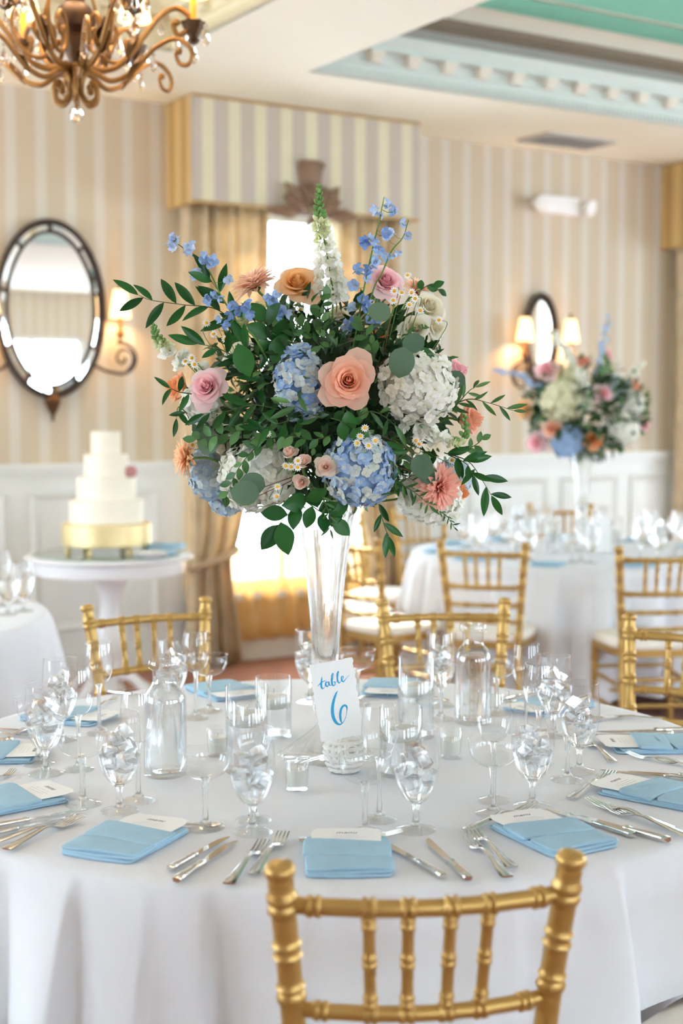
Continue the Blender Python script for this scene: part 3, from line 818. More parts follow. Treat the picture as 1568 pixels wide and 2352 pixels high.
def chair(x, y, facing, label, group):
    """facing: angle of the seat's front direction, measured from +Y"""
    t = thing('chiavari_chair', label, 'chair', T(x, y, 0) @ RZ(facing), group)
    g = MT['gold']
    for s in (-1, 1):
        ob('back_post', CM['back_post', s], g, t); ob('front_leg', CM['front_leg', s], g, t)
    for me in CM['rails']: ob('rail', me, g, t)
    for me in CM['spindles']: ob('spindle', me, g, t)
    for me in CM['stretchers']: ob('stretcher', me, g, t)
    ob('seat_frame', CM['seat_frame'], g, t)
    c = ob('cushion', CM['cushion'], MT['cushion'], t); c['label'] = 'ivory seat cushion'
    return t
def chair_between(pl, pr, label, group):
    """chair whose back post tops stand at plan points pl and pr (seen from behind, front away from the viewer) """
    pl, pr = Vector(pl), Vector(pr)
    d = pr - pl; a = atan2(d.y, d.x)
    mid = (pl + pr) / 2
    M = RZ(a)
    c = mid - (M @ Vector((0, -.232, 0))).to_2d()
    return chair(c.x, c.y, a, label, group)

# ------------------------------------------------------------------ tables and cloths
def adiff(a, d): return (a - radians(d) + pi) % (2 * pi) - pi
def tablecloth(cx, cy, R, z, hem, label, seed, folds=15, amp=.05, group=None, pleats=None):
    rnd = random.Random(seed)
    ph = [rnd.uniform(0, 6.28) for _ in range(6)]
    n = 480
    def fold(a):
        v = sin(folds * a + ph[0] + .7 * sin(2 * a + ph[1])) + .5 * sin((folds * 1.6) // 1 * a + ph[2]) + .5 * sin(5 * a + ph[3])
        return v / 2
    PL = pleats or [(rnd.uniform(0, 360), rnd.uniform(1.5, 4), rnd.uniform(.012, .03)) for _ in range(26)]
    def pleat(a):
        v = 0
        for d, w, h in PL:
            q = adiff(a, d) / radians(w)
            if q < 0: v += h * math.exp(-(q / 2.2) ** 2)      # soft rise
            else: v -= h * .6 * math.exp(-(q / 1.1) ** 2) - h * 1.6 * max(0, 1 - q * 3)   # sharp drop behind the fold
        return v
    b = MB(); rows = []
    for r in (.25, .6, .9, .97): rows.append([(R * r, z)] * n)
    rows.append([(R * .993, z - .002)] * n); rows.append([(R + .002, z - .010)] * n)
    K = 16
    for j in range(1, K + 1):
        t = j / K; row = []
        for k in range(n):
            a = 2 * pi * k / n
            h = hem(a); zz = z - .010 - (z - .010 - h) * t
            drop = (z - zz)
            f = fold(a)
            row.append((R + .004 + .075 * drop + amp * (drop / .45) ** .8 * (f + .25) + pleat(a) * min(1, (drop / .22)) ** .7, zz))
        rows.append(row)
    b.v.append((cx, cy, z))
    for row in rows:
        for k, (r, zz) in enumerate(row):
            a = 2 * pi * k / n
            b.v.append((cx + r * sin(a), cy - r * cos(a), zz))
    for k in range(n): b.f.append((0, 1 + k, 1 + (k + 1) % n))
    for j in range(len(rows) - 1):
        for k in range(n):
            k2 = (k + 1) % n
            b.f.append((1 + j * n + k, 1 + (j + 1) * n + k, 1 + (j + 1) * n + k2, 1 + j * n + k2))
    o = b.build('tablecloth', MT['linen'], None, angle=None)
    tag(o, label, 'tablecloth', group)
    return o
def banquet_table(cx, cy, R, z, label):
    t = thing('banquet_table', label, 'table', T(cx, cy, 0))
    MB().lathe([(0, z - .03), (R - .02, z - .03), (R - .012, z - .022), (R - .012, z - .008), (R - .02, z - .003), (0, z - .003)], 64).build('table_top', MT['gilt'], t)
    for k in range(4):
        a = pi / 4 + k * pi / 2
        MB().tube([(.55 * cos(a), .55 * sin(a), 0), (.55 * cos(a), .55 * sin(a), z - .03)], .018, 8).build('leg', MT['iron'], t)
TC = Vector((-.03, 3.2)); TR = .93; TZ = .76
def bump(a, d, w): q = adiff(a, d) / radians(w); return math.exp(-q * q)
def hem_main(a):
    # the cloth falls low between chairs and is lifted where it rests on a tucked-in seat
    h = .27 + .015 * sin(9 * a)
    def lift(d, w): q = max(0, abs(adiff(a, d)) - radians(w)) / radians(5); return math.exp(-q * q)
    h += .225 * max(lift(48, 12), .8 * lift(-42, 6), .98 * lift(6, 11), lift(162, 12), lift(-156, 12), lift(128, 12))
    return h
cloth_main = tablecloth(TC.x, TC.y, TR, TZ, hem_main, 'white cloth on the round table with the numbered card and tallest arrangement', 3, pleats=[(33, 2.2, .034), (52, 3, .012), (61, 2, .018), (20, 4, .012), (-3, 3, .012), (-12, 2.5, .020), (-18, 3, .014), (-27, 2.5, .03), (-38, 4, .022), (75, 3, .02), (100, 3, .02), (130, 3, .02), (160, 3, .02), (-60, 3, .02), (-90, 3, .02), (-130, 3, .02), (-160, 3, .02)])
ul = MB().lathe([(.885, .735), (.89, .40), (.895, .10)], 72, T(TC.x, TC.y, 0)).build('underlay', MT['linen'], cloth_main); ul['label'] = 'white underlay beneath the lifted hem'
banquet_table(TC.x, TC.y, TR, TZ, 'round banquet table hidden under the cloth with the numbered card')
T2 = Vector((1.33, 7.93))
tablecloth(T2.x, T2.y, TR, TZ, lambda a: .12 + .02 * sin(7 * a), 'white pleated cloth on the second round table by the striped wall', 11, folds=24, amp=.07)
banquet_table(T2.x, T2.y, TR, TZ, 'round banquet table hidden under the second cloth by the striped wall')
T3 = Vector((-2.06, 5.35))
tablecloth(T3.x, T3.y, TR, TZ, lambda a: .16 + .02 * sin(6 * a), 'white cloth on the partly seen round table near the cake table', 23, folds=18, amp=.04)
banquet_table(T3.x, T3.y, TR, TZ, 'round banquet table hidden under the partly seen cloth near the cake')
# chairs at the main table
chair_between((-.073, 1.91), (.309, 1.954), 'gold bamboo-style chair tucked in at the numbered table, its back facing the number card', 'gold chairs at the numbered table')
def chair_facing_viewer(pl, pr, label, group):
    """chair across the table, seat towards the viewer; pl, pr are its post tops as seen"""
    pl, pr = Vector(pl), Vector(pr)
    d = pl - pr; a = atan2(d.y, d.x)
    mid = (pl + pr) / 2
    c = mid - (RZ(a) @ Vector((0, -.232, 0))).to_2d()
    return chair(c.x, c.y, a, label, group)
G1 = 'gold chairs at the numbered table'
chair_facing_viewer((-.80, 4.50), (-.46, 4.69), 'gold bamboo-style chair between the numbered table and the cake table', G1)
chair_facing_viewer((.148, 4.62), (.524, 4.66), 'gold bamboo-style chair between the numbered table and the second round table', G1)
chair_facing_viewer((.88, 4.294), (1.20, 4.06), 'gold bamboo-style chair at the numbered table, side-on beside knives and folded napkins', G1)
chair(.70, 2.30, radians(50), 'gold chair whose ivory seat shows under the lifted cloth hem', G1)
chair(-.76, 2.19, radians(-28), 'gold chair pulled up beside the cloth folds near the front cutlery', G1)
# chairs at the second table
G2 = 'gold chairs at the second round table'
chair_between((.497, 6.78), (.845, 6.68), 'gold chair at the second table, full back seen beside the glass carafe', G2)
chair_between((1.275, 6.46), (1.66, 6.50), 'gold chair at the second table standing straight before the far vase', G2)
def chair_to_t2(x, y, label): d = T2 - Vector((x, y)); chair(x, y, atan2(-d.x, d.y), label, G2)
chair_to_t2(.25, 7.16, 'gold chair with sunlit ivory seat just past the numbered table')
chair_to_t2(.05, 7.72, 'gold chair with sunlit ivory seat by the bright window, seen beside the vase stem')
chair_to_t2(.26, 8.36, 'gold chair at the second table closest to the gathered window drape')
chair(.62, 8.98, radians(-148), 'gold chair between the second table and the wainscot', G2)
chair(1.45, 9.28, radians(176), 'gold chair behind the far vase against the wainscot', G2)

# ------------------------------------------------------------------ cake table and cake
CK = Vector((-1.215, 7.42))
t = thing('cake_table', 'small round white pedestal table with glass top under the cake', 'table', T(CK.x, CK.y, 0))
MB().lathe([(0, .70), (.39, .70), (.395, .72), (.395, .765), (.43, .772), (.44, .78), (.44, .79), (.43, .795), (0, .795)], 56).build('table_top', MT['white_gloss'], t)
MB().lathe([(0, .796), (.40, .796), (.402, .799), (.40, .802), (0, .802)], 56).build('glass_top', MT['green_glass'], t)
MB().lathe([(0, .06), (.05, .06), (.075, .08), (.06, .12), (.045, .16), (.06, .22), (.085, .30), (.08, .40), (.055, .48), (.05, .56), (.07, .62), (.11, .68), (.13, .70), (0, .70)], 24).build('pedestal', MT['white_gloss'], t)
for k in range(4):
    a = pi / 4 + k * pi / 2 + .3
    MB().tube(bez([(.04 * cos(a), .04 * sin(a), .16), (.14 * cos(a), .14 * sin(a), .15), (.25 * cos(a), .25 * sin(a), .07), (.33 * cos(a), .33 * sin(a), .03)], 5), .027, 8).build('foot', MT['white_gloss'], t)
cs = thing('cake_stand', 'round hammered gold cake stand on small feet', 'cake stand', T(CK.x - .01, CK.y - .02, .803))
MB().lathe([(0, .045), (.225, .045), (.232, .05), (.232, .155), (.222, .16), (0, .16)], 56).build('drum', MT['gold_lip'], cs)
for k in range(6):
    a = k * pi / 3 + .25
    MB().lathe([(0, 0), (.014, 0), (.018, .01), (.010, .025), (.02, .045), (0, .046)], 10, T(.2 * cos(a), .2 * sin(a), 0)).build('foot', MT['gold_lip'], cs)
cz = .803 + .161
ck = thing('tiered_cake', 'four tier ivory buttercream cake on the gold stand', 'cake', T(CK.x - .01, CK.y - .02, cz))
z = 0
for i, r in enumerate((.192, .153, .115, .077)):
    h = .118
    MB().lathe([(0, z), (r, z), (r, z + h - .006), (r - .002, z + h - .002), (r - .006, z + h), (0, z + h)], 48).build('tier', MT['cake'], ck)
    z += h + .0005
f = thing('sugar_flower', 'small dusky pink flower on the side of the tiered cake', 'flower', T(CK.x + .125, CK.y - .05, cz + .265))
for k in range(6):
    a = k * pi / 3
    MB().sphere((.018 * cos(a), -.005, .018 * sin(a)), .016, 8, 5, (1, .5, 1)).build('petal', mat('dusky_pink_%d' % k, lin(190, 130, 130), .6), f)
# things on the cake table
for i, (dx, dy, a) in enumerate(((.26, -.08, .3), (.30, .02, -.2))):
    nb = MB().box(-.09, .09, -.06, .06, 0, .012).box(-.085, .08, -.055, .055, .0125, .022)
    o = nb.build('folded_napkin', MT['napkin'], None, T(CK.x + dx, CK.y + dy, .803 + .023 * i) @ RZ(a), smooth=False)
    tag(o, ['folded blue napkin lying flat beside the cake stand', 'folded blue napkin resting on another beside the cake stand'][i], 'napkin')
cl = MB().lathe([(0, 0), (.05, 0), (.085, .012), (.09, .016), (.085, .015), (.05, .004), (0, .004)], 28)
for i in range(3):
    o = cl.build('dessert_plate', MT['white_gloss'], None, T(CK.x + .25, CK.y - .27, .803 + i * .006)); tag(o, 'small white dessert plate stacked on the cake table edge', 'plate', 'plates stacked on the cake table')
# ------------------------------------------------------------------ places at the numbered table
SET_ANG = [3, 33, 62, 95, 131, 167, -157, -119.5, -88, -57, -28]
ORD = ['', 'first', 'second', 'third', 'fourth', 'fifth']
def where_of(a):
    if a == 3: return 'at the place of the tucked-in chair facing the number card'
    k = SET_ANG.index(a)
    return 'at the %s place %s from the tucked-in chair' % ((ORD[k], 'counterclockwise') if k <= 5 else (ORD[11 - k], 'clockwise'))
def sector(p, off): 
    a = math.degrees(atan2(p[0] - TC.x, -(p[1] - TC.y))) - off
    return min(SET_ANG, key=lambda q: abs((a - q + 180) % 360 - 180))
def spread_out(pts, off):
    """give each glass its own place setting, nearest first"""
    todo = list(range(len(pts))); free = list(SET_ANG); res = {}
    def cost(i, q):
        p = pts[i]; a = math.degrees(atan2(p[0] - TC.x, -(p[1] - TC.y))) - off
        return abs((a - q + 180) % 360 - 180)
    while todo:
        i, q = min(((i, q) for i in todo for q in free), key=lambda iq: cost(*iq))
        res[i] = q; todo.remove(i); free.remove(q)
    return [res[i] for i in range(len(pts))]
# ------------------------------------------------------------------ glassware
def ringtube(R, z, r, n=40, m=6):
    return [(R * cos(2 * pi * k / n), R * sin(2 * pi * k / n), z) for k in range(n)], r
def dense(prof, n=4):
    P = bez([(r, 0, z) for r, z in prof], n)
    return [(max(0, p.x), p.z) for p in P]
GOB = [(.009, .052), (.020, .058), (.031, .075), (.0395, .100), (.0425, .125), (.042, .150), (.0405, .172), (.0385, .195)]
WINE = [(.006, .118), (.016, .122), (.027, .135), (.0335, .155), (.035, .175), (.0335, .198), (.0305, .223)]
COUPE = [(.006, .093), (.020, .096), (.035, .104), (.0445, .117), (.0485, .132), (.0485, .148)]
def bowl_mesh(prof, n=36):
    b = MB(); pr = dense(prof, 4); b.lathe(pr, n)
    pts, r = ringtube(pr[-1][0], pr[-1][1], .0011); b.tube(pts, r, 6, closed=True)
    return b.mesh('bowl', angle=None)
STEMS = {'gob': [(0, .010), (.012, .010), (.0075, .016), (.0055, .030), (.0062, .045), (.011, .053), (.008, .056), (0, .0565)],
         'wine': [(0, .010), (.012, .010), (.006, .018), (.0042, .045), (.0042, .09), (.006, .112), (.009, .121), (0, .123)],
         'coupe': [(0, .010), (.012, .010), (.006, .018), (.0048, .04), (.0058, .07), (.0075, .088), (.009, .096), (0, .0975)]}
def foot_mesh(R, n=36):
    return MB().lathe([(0, 0), (R - .001, 0), (R, .0012), (R - .001, .0028), (R * .7, .0055), (R * .35, .009), (R * .28, .011), (0, .011)], n).mesh('foot', angle=50)
GM = {}
GM['gob'] = (bowl_mesh(GOB), MB().lathe(STEMS['gob'], 16).mesh('stem', angle=60), foot_mesh(.038))
GM['wine'] = (bowl_mesh(WINE), MB().lathe(STEMS['wine'], 16).mesh('stem', angle=60), foot_mesh(.034))
GM['coupe'] = (bowl_mesh(COUPE), MB().lathe(STEMS['coupe'], 16).mesh('stem', angle=60), foot_mesh(.036))
def inner(prof, level, gap=.0016, z0=None):
    pr = [(max(.0005, r - gap), z + gap) for r, z in dense(prof, 5) if z + gap < level]
    r_l = pr[-1][0]
    return [(0, pr[0][1])] + pr + [(r_l, level), (0, level)]
GM['water'] = MB().lathe(inner(GOB, .112), 32).mesh('water', angle=50)
def ice_mesh(seed, s=.0125):
    rnd = random.Random(seed); b = MB()
    vs = [Vector((x, y, z)) * s * 1.0 for x in (-1, 1) for y in (-1, 1) for z in (-.8, .8)]
    b.box(-s, s, -s, s, -s * .8, s * .8)
    # subdivide into a lumpy block
    b2 = MB(); n = 4
    import itertools
    def face(o, u, v):
        def f(i, j):
            p = Vector(o) + Vector(u) * i + Vector(v) * j
            q = p.normalized() * s * 1.25
            p = p.lerp(q, .28)
            return p * (1 + .12 * sin(40 * rnd.random()) * .35)
        b2.grid(f, 2, 2)
    for o, u, v in (((-s, -s, -s), (2 * s, 0, 0), (0, 2 * s, 0)), ((-s, -s, s), (0, 2 * s, 0), (2 * s, 0, 0)), ((-s, -s, -s), (0, 0, 2 * s), (2 * s, 0, 0)),
                    ((-s, s, -s), (2 * s, 0, 0), (0, 0, 2 * s)), ((-s, -s, -s), (0, 2 * s, 0), (0, 0, 2 * s)), ((s, -s, -s), (0, 0, 2 * s), (0, 2 * s, 0))): face(o, u, v)
    return b2.mesh('ice_cube', smooth=False)
ICE = [ice_mesh(k) for k in range(3)]
def stemware(kind, p, label, group, rot=0.0, ice_seed=0):
    nm = {'gob': 'water_goblet', 'wine': 'wine_glass', 'coupe': 'coupe_glass'}[kind]
    t = thing(nm, label, {'gob': 'goblet', 'wine': 'wine glass', 'coupe': 'coupe glass'}[kind], T(p[0], p[1], p[2]) @ RZ(rot), group)
    bm, sm, fm = GM[kind]
    ob('bowl', bm, MT['thin'], t); ob('stem', sm, MT['glass'], t); ob('foot', fm, MT['thin'], t)
    if kind == 'gob':
        w = ob('water', GM['water'], MT['water'], t)
        rnd = random.Random(ice_seed)
        for k, (rr, z) in enumerate(((.019, .096), (.021, .102), (.022, .112), (.02, .118), (.023, .124), (.016, .130), (.019, .138), (.015, .146), (.010, .154))):
            a = k * 2.2 + rnd.random()
            ob('ice_cube', ICE[k % 3], MT['ice'], t, T(rr * cos(a), rr * sin(a), z) @ Euler((rnd.random() * 3, rnd.random() * 3, rnd.random() * 3)).to_matrix().to_4x4() @ Matrix.Scale(rnd.uniform(.8, 1.15), 4))
    return t
def P_(px, py): return onz(px, py, TZ + .001)
GG, GW, GC = 'ice water goblets at the numbered table', 'wine glasses at the numbered table', 'coupe glasses at the numbered table'
LG = 'stemmed goblet of ice water '
LW = 'empty clear wine glass '
LC = 'empty wide coupe glass '
PG = [P_(*q) for q in ((105, 1778), (275, 1864), (580, 1912), (955, 1907), (1222, 1852), (1330, 1772), (140, 1700), (395, 1640), (1012, 1622), (1270, 1690), (712, 1612))]
for i, (p, a) in enumerate(zip(PG, spread_out(PG, 17))): stemware('gob', p, LG + where_of(a), GG, i * 1.3, i)
PG = [P_(*q) for q in ((181, 1768), (318, 1840), (583, 1884), (871, 1884), (1132, 1840), (1236, 1752), (1207, 1690), (228, 1685), (450, 1650), (1012, 1652))]
for p, a in zip(PG, spread_out(PG, 14)): stemware('wine', p, LW + where_of(a), GW)
PG = [P_(*q) for q in ((190, 1847), (472, 1902), (838, 1914), (1132, 1870), (1302, 1792), (480, 1634), (88, 1755), (820, 1618), (1140, 1640))]
for p, a in zip(PG, spread_out(PG, 8)): stemware('coupe', p, LC + where_of(a), GC)
# carafes of water
CAR = [(0.001, .012), (.040, .012), (.0435, .018), (.0435, .140), (.040, .160), (.030, .182), (.0245, .196), (.0245, .224)]
car_out = [(0, 0), (.040, 0), (.045, .003), (.046, .010), (.046, .160), (.0445, .172), (.040, .183), (.033, .192), (.028, .199), (.0265, .206), (.0265, .228), (.030, .231), (.0345, .234), (.035, .239), (.0345, .246), (.033, .25), (.0255, .25), (.0245, .240), (.0245, .206), (.026, .199), (.031, .1915), (.0385, .181), (.0425, .171), (.0437, .160), (.0435, .018), (.040, .012), (0, .012)]
car_m = MB().lathe(car_out, 40).mesh('bottle', angle=45)
car_w = MB().lathe([(0, .0128), (.0395, .0128), (.0428, .0185), (.0430, .159), (.0418, .170), (.0378, .180), (.0303, .1905), (.0253, .1985), (.0239, .206), (.0239, .214), (0, .214)], 36).mesh('water', angle=45)
car_w2 = MB().lathe([(0, .0128), (.0395, .0128), (.0428, .0185), (.0430, .159), (.0418, .170), (.040, .175), (0, .175)], 36).mesh('water', angle=45)
for (px, py, wm, lb) in ((380, 1780, car_w, 'clear glass water carafe filled to the neck near ice water goblets'), (1085, 1660, car_w2, 'clear glass water carafe filled to the shoulder before a gold chair')):
    t = thing('water_carafe', lb, 'carafe', Matrix.Translation(P_(px, py)))
    ob('bottle', car_m, MT['thin'], t); ob('water', wm, MT['water'], t)
# cylinder vases with floating candles
def cylinder(px, py, R, h, level, label):
    t = thing('candle_cylinder', label, 'candle holder', Matrix.Translation(P_(px, py)))
    th = .0022
    MB().lathe([(0, 0), (R - .001, 0), (R, .0015), (R, h - .001), (R - th / 2, h), (R - th, h - .001), (R - th, .009), (0, .008)], 40).build('glass_cylinder', MT['thin'], t, angle=50)
    MB().lathe([(0, .0092), (R - th - .0006, .0095), (R - th - .0006, level), (0, level)], 40).build('water', MT['water'], t, angle=50)
    rc = R - th - .004
    c = MB().lathe([(0, level - .018), (rc * .75, level - .016), (rc * .97, level - .004), (rc, level + .004), (rc * .93, level + .012), (rc * .5, level + .017), (.004, level + .018), (0, level + .018)], 32).build('floating_candle', MT['wax'], t)
    MB().tube([(0, 0, level + .017), (.0015, 0, level + .030)], .0011, 6).build('wick', MT['wick'], c)
cylinder(567, 1772, .046, .19, .118, 'tall glass cylinder with floating candle beside the carafe filled to its neck')
cylinder(628, 1690, .044, .145, .085, 'short glass cylinder with floating candle behind the tall cylinder, near the vase foot')
cylinder(955, 1692, .044, .195, .115, 'tall glass cylinder with floating candle in front of a blue napkin')
cylinder(920, 1778, .046, .148, .09, 'short glass cylinder with floating candle behind goblets, beside the rope knot')
# votives
def votive(px, py, label, group=None):
    t = thing('votive_candle', label, 'votive candle', Matrix.Translation(P_(px, py)))
    R, h = .0255, .066
    MB().lathe([(0, 0), (R * .88, 0), (R * .9, .001), (R, h - .001), (R - .001, h), (R - .0022, h - .001), (R * .9 - .002, .008), (0, .007)], 32).build('glass_cup', MT['thin'], t, angle=50)
    c = MB().lathe([(0, .0085), (R * .9 - .003, .009), (R - .0035, .043), (R * .8, .0445), (0, .044)], 28).build('wax', MT['wax'], t, angle=50)
    MB().tube([(0, 0, .044), (.001, 0, .051)], .0009, 6).build('wick', MT['wick'], c)
votive(682, 1812, 'white votive candle in glass cup before the vase foot')
votive(1035, 1740, 'white votive candle in glass cup between the short cylinder and carafe')
votive(500, 1735, 'white votive candle in glass cup next to the carafe filled to its neck')

# ------------------------------------------------------------------ table number card in a rope knot
kp = P_(790, 1772)
kn = thing('rope_knot_holder', 'round white rope knot holding the numbered table card', 'card holder', Matrix.Translation(kp))
def rope(pts, r, twist=.55, n=9):
    b = MB(); pts = [Vector(p) for p in pts]; L = len(pts); up = Vector((.3, .5, .8)).normalized()
    vs = []; fs = []
    for i, p in enumerate(pts):
        t_ = (pts[(i + 1) % L] - pts[i - 1]).normalized()
        up = (up - t_ * up.dot(t_)).normalized(); sd = t_.cross(up)
        for k in range(n):
            a = 2 * pi * k / n
            q = r * (.74 + .36 * abs(cos(1.5 * a + twist * i)))
            vs.append(p + (up * cos(a) + sd * sin(a)) * q)
    for i in range(L):
        j = (i + 1) % L
        for k in range(n): fs.append((i * n + k, i * n + (k + 1) % n, j * n + (k + 1) % n, j * n + k))
    return b.add(vs, fs)
KC = Vector((0, 0, .046)); RR = .0063
for k in range(6):                                   # stacked level turns
    z = .0075 + k * .0122; q = (z - KC.z) / .046; rr = .041 * sqrt(max(.12, 1 - q * q * .75))
    rope([(rr * cos(2 * pi * j / 60), rr * .92 * sin(2 * pi * j / 60), z) for j in range(60)], RR).build('rope_turn', MT['rope'], kn, angle=None)
AX = Vector((.45, -1, .25)).normalized(); U_ = AX.orthogonal().normalized(); V_ = AX.cross(U_)
for k, (q, off) in enumerate(((.040, .010), (.0335, .021), (.024, .031), (.012, .037))):   # coil wound over the front and top
    rope([KC + AX * off + (U_ * cos(2 * pi * j / 60) + V_ * sin(2 * pi * j / 60)) * q for j in range(60)], RR).build('rope_turn', MT['rope'], kn, angle=None)
for k, (q, off) in enumerate(((.038, -.008), (.038, .004))):
    rope([KC + Vector((off, 0, .002)) + Vector((0, cos(2 * pi * j / 60), sin(2 * pi * j / 60))) * q * 1.02 for j in range(60)], RR).build('rope_turn', MT['rope'], kn, angle=None)
MB().sphere(KC, .034, 16, 10, (1, .92, 1)).build('core', MT['rope'], kn)
card_m = Matrix.Translation(at(773, 1607, 3.005)) @ Matrix.Rotation(radians(-9), 4, 'Y') @ Matrix.Rotation(radians(-4), 4, 'X') @ RZ(radians(10))
cd = thing('table_number_card', 'white deckle-edged card lettered table 6 in blue brush script', 'table number', card_m)
rnd = random.Random(5)
outl = []
W2, H2 = .0470, .0835
for k in range(14): outl.append((-W2 + 2 * W2 * k / 14, -H2 + rnd.uniform(-.0008, .0008)))
for k in range(24): outl.append((W2 + rnd.uniform(-.0012, .0012) - .001 * sin(k), -H2 + 2 * H2 * k / 24))
for k in range(14): outl.append((W2 - 2 * W2 * k / 14, H2 + rnd.uniform(-.0008, .0008)))
for k in range(24): outl.append((-W2 + rnd.uniform(-.0012, .0012), H2 - 2 * H2 * k / 24))
MB().poly_prism(outl, -.0005, .0005, Matrix.Rotation(pi / 2, 4, 'X')).build('card', MT['card'], cd, smooth=False)
def stroke(b, pts, n=8):
    """brush ribbon: pts = (x, z, width)"""
    P = bez([(x, w, z) for x, z, w in pts], n)
    L, R = [], []
    for i, p in enumerate(P):
        d = P[min(i + 1, len(P) - 1)] - P[max(i - 1, 0)]; d = Vector((d.x, 0, d.z)).normalized()
        nrm = Vector((-d.z, 0, d.x)) * max(.0002, p.y) * .5
        c = Vector((p.x, -.0008, p.z)); L.append(c + nrm); R.append(c - nrm)
    m = len(P)
    b.add(L + R, [(i, i + 1, m + i + 1, m + i) for i in range(m - 1)])
S_ = .001
def letters(name, strokes, k=1.0, dx=0, dz=0):
    b = MB()
    for s in strokes: stroke(b, [((x * k + dx) * S_, (z * k + dz) * S_, w * k * 1.5 * S_) for x, z, w in s])
    o = b.build(name, MT['blue_ink'], cd, smooth=False); return o
letters('lettering_table', [
    [(-36, 55, .8), (-31, 59, 1.2), (-25, 62, 1.2), (-18, 63, .5)],                                     # t bar
    [(-25, 72, .6), (-27, 64, 2.2), (-29, 55, 2.6), (-28, 49, 1.8), (-24, 50, .6), (-21, 54, .5)],      # t stem
    [(-14, 59, .6), (-18, 60, 1.6), (-20, 55, 2.2), (-17, 51, 1.6), (-14, 56, .6), (-13, 60, 1.8), (-13, 54, 2.0), (-10, 52, .6), (-7, 57, .5)],  # a
    [(-7, 57, .5), (-2, 70, .6), (-2, 75, 1.0), (-5, 70, 2.0), (-7, 58, 2.4), (-6, 51, 1.6), (-2, 52, 1.2), (-1, 57, 1.4), (-4, 58, .8)],     # b
    [(-2, 54, .5), (4, 60, .5), (9, 73, .6), (9, 77, 1.0), (6, 71, 2.0), (5, 60, 2.2), (7, 54, 1.4), (11, 57, .5)],                       # l
    [(11, 57, .6), (16, 61, .8), (17, 65, 1.4), (14, 65, 1.6), (13, 59, 2.2), (16, 55, 1.6), (22, 60, .7), (30, 66, .4)]], 1.08, 3, -24)             # e
letters('lettering_number', [
    [(13, 42, .4), (9, 37, 2.2), (3, 26, 3.2), (-2, 11, 3.8), (-3, -3, 4.0), (0, -14, 3.6), (6, -20, 2.2), (13, -18, 1.0), (20, -9, .6), (24, 2, .8), (25, 10, 2.2), (21, 13, 2.6), (15, 9, 2.8), (11, -1, 3.0), (10, -11, 2.6), (11, -18, 1.2)]], 1.15, -10, -30)

# ------------------------------------------------------------------ napkins, menus and cutlery
def slab(b, w, l, z0, z1, m=None, r=.006, wav=0.0, seed=0):
    """soft folded cloth: rounded rectangle with rolled edges"""
    rnd = random.Random(seed); n = 64
    def outline(g):
        pts = []
        for k in range(n):
            a = 2 * pi * k / n; c, s = cos(a), sin(a); e = .13
            x = abs(c) ** e * (1 if c >= 0 else -1); y = abs(s) ** e * (1 if s >= 0 else -1)
            q = 1 + wav * sin(3 * a + seed)
            pts.append((x * (w / 2 - g) * q, y * (l / 2 - g) * q))
        return pts
    h = z1 - z0; prof = [(h * .35, z0), (h * .05, z0 + h * .25), (0, z0 + h * .55), (h * .1, z0 + h * .85), (h * .5, z0 + h), (min(w, l) * .3, z0 + h * 1.02)]
    vs = []; fs = []
    for g, z in prof: vs += [Vector((x, y, z)) for x, y in outline(g)]
    for i in range(len(prof) - 1):
        for k in range(n): fs.append((i * n + k, i * n + (k + 1) % n, (i + 1) * n + (k + 1) % n, (i + 1) * n + k))
    fs.append(tuple((len(prof) - 1) * n + k for k in range(n))); fs.append(tuple(range(n - 1, -1, -1)))
    if m: vs = [m @ v for v in vs]
    return b.add(vs, fs)
def cloth_fold(w, l, z0, z1, m, seed, sag=.002):
    b = slab(MB(), w, l, z0, z1, None, seed=seed); rnd = random.Random(seed); p = [rnd.uniform(0, 6) for _ in range(4)]
    b.v = [tuple(m @ Vector((x * (1 + .012 * sin(40 * y + p[0])), y + .003 * sin(35 * x + p[1]), z + sag * (.5 + .5 * sin(28 * x + 17 * y + p[2])) * min(1, (z - z0) / .003)))) for x, y, z in b.v]
    return b
nb = cloth_fold(.148, .212, 0, .0048, Matrix(), 1); q = cloth_fold(.150, .200, .0052, .0098, T(.002, -.003, 0) @ RZ(.02), 2); nb.add(q.v, q.f)
nap_a = nb.mesh('folded_layers', angle=60)
nap_b = cloth_fold(.154, .078, .0102, .0165, T(0, .012, 0) @ RZ(-.03) @ Matrix.Rotation(.04, 4, 'X'), 3, .003).mesh('pocket_band', angle=60)
nap_c = cloth_fold(.146, .075, .0102, .0140, T(.001, -.062, 0) @ RZ(.03), 4, .003).mesh('front_fold', angle=60)
mo = []
rnd = random.Random(9)
for k in range(40):
    a = 2 * pi * k / 40; c, s = cos(a), sin(a); e = .25
    x = abs(c) ** e * (1 if c >= 0 else -1) * .062; y = abs(s) ** e * (1 if s >= 0 else -1) * .075
    mo.append((x * (1 + .03 * sin(11 * a)), y * (1 + .03 * cos(9 * a))))
menu_m = MB().poly_prism(mo, 0, .0009).mesh('menu', smooth=False)
tcu = bpy.data.curves.new('menu_heading', 'FONT'); tcu.body = 'menu'; tcu.size = .017; tcu.shear = .35; tcu.align_x = 'CENTER'; tcu.extrude = .0001; tcu.resolution_u = 2
_to = bpy.data.objects.new('tmp', tcu); COL.objects.link(_to)
_dg = bpy.context.evaluated_depsgraph_get(); _dg.update()
head_me = bpy.data.meshes.new_from_object(_to.evaluated_get(_dg)); head_me.name = 'heading'
bpy.data.objects.remove(_to)
head_me.materials.clear()
lines_me = MB()
for k, (w_, z) in enumerate(((.05, 0), (.07, -.008), (.06, -.016))): lines_me.box(-w_ / 2, w_ / 2, z - .0006, z + .0006, 0, .0002)
lines_me = lines_me.mesh('menu_lines', smooth=False)
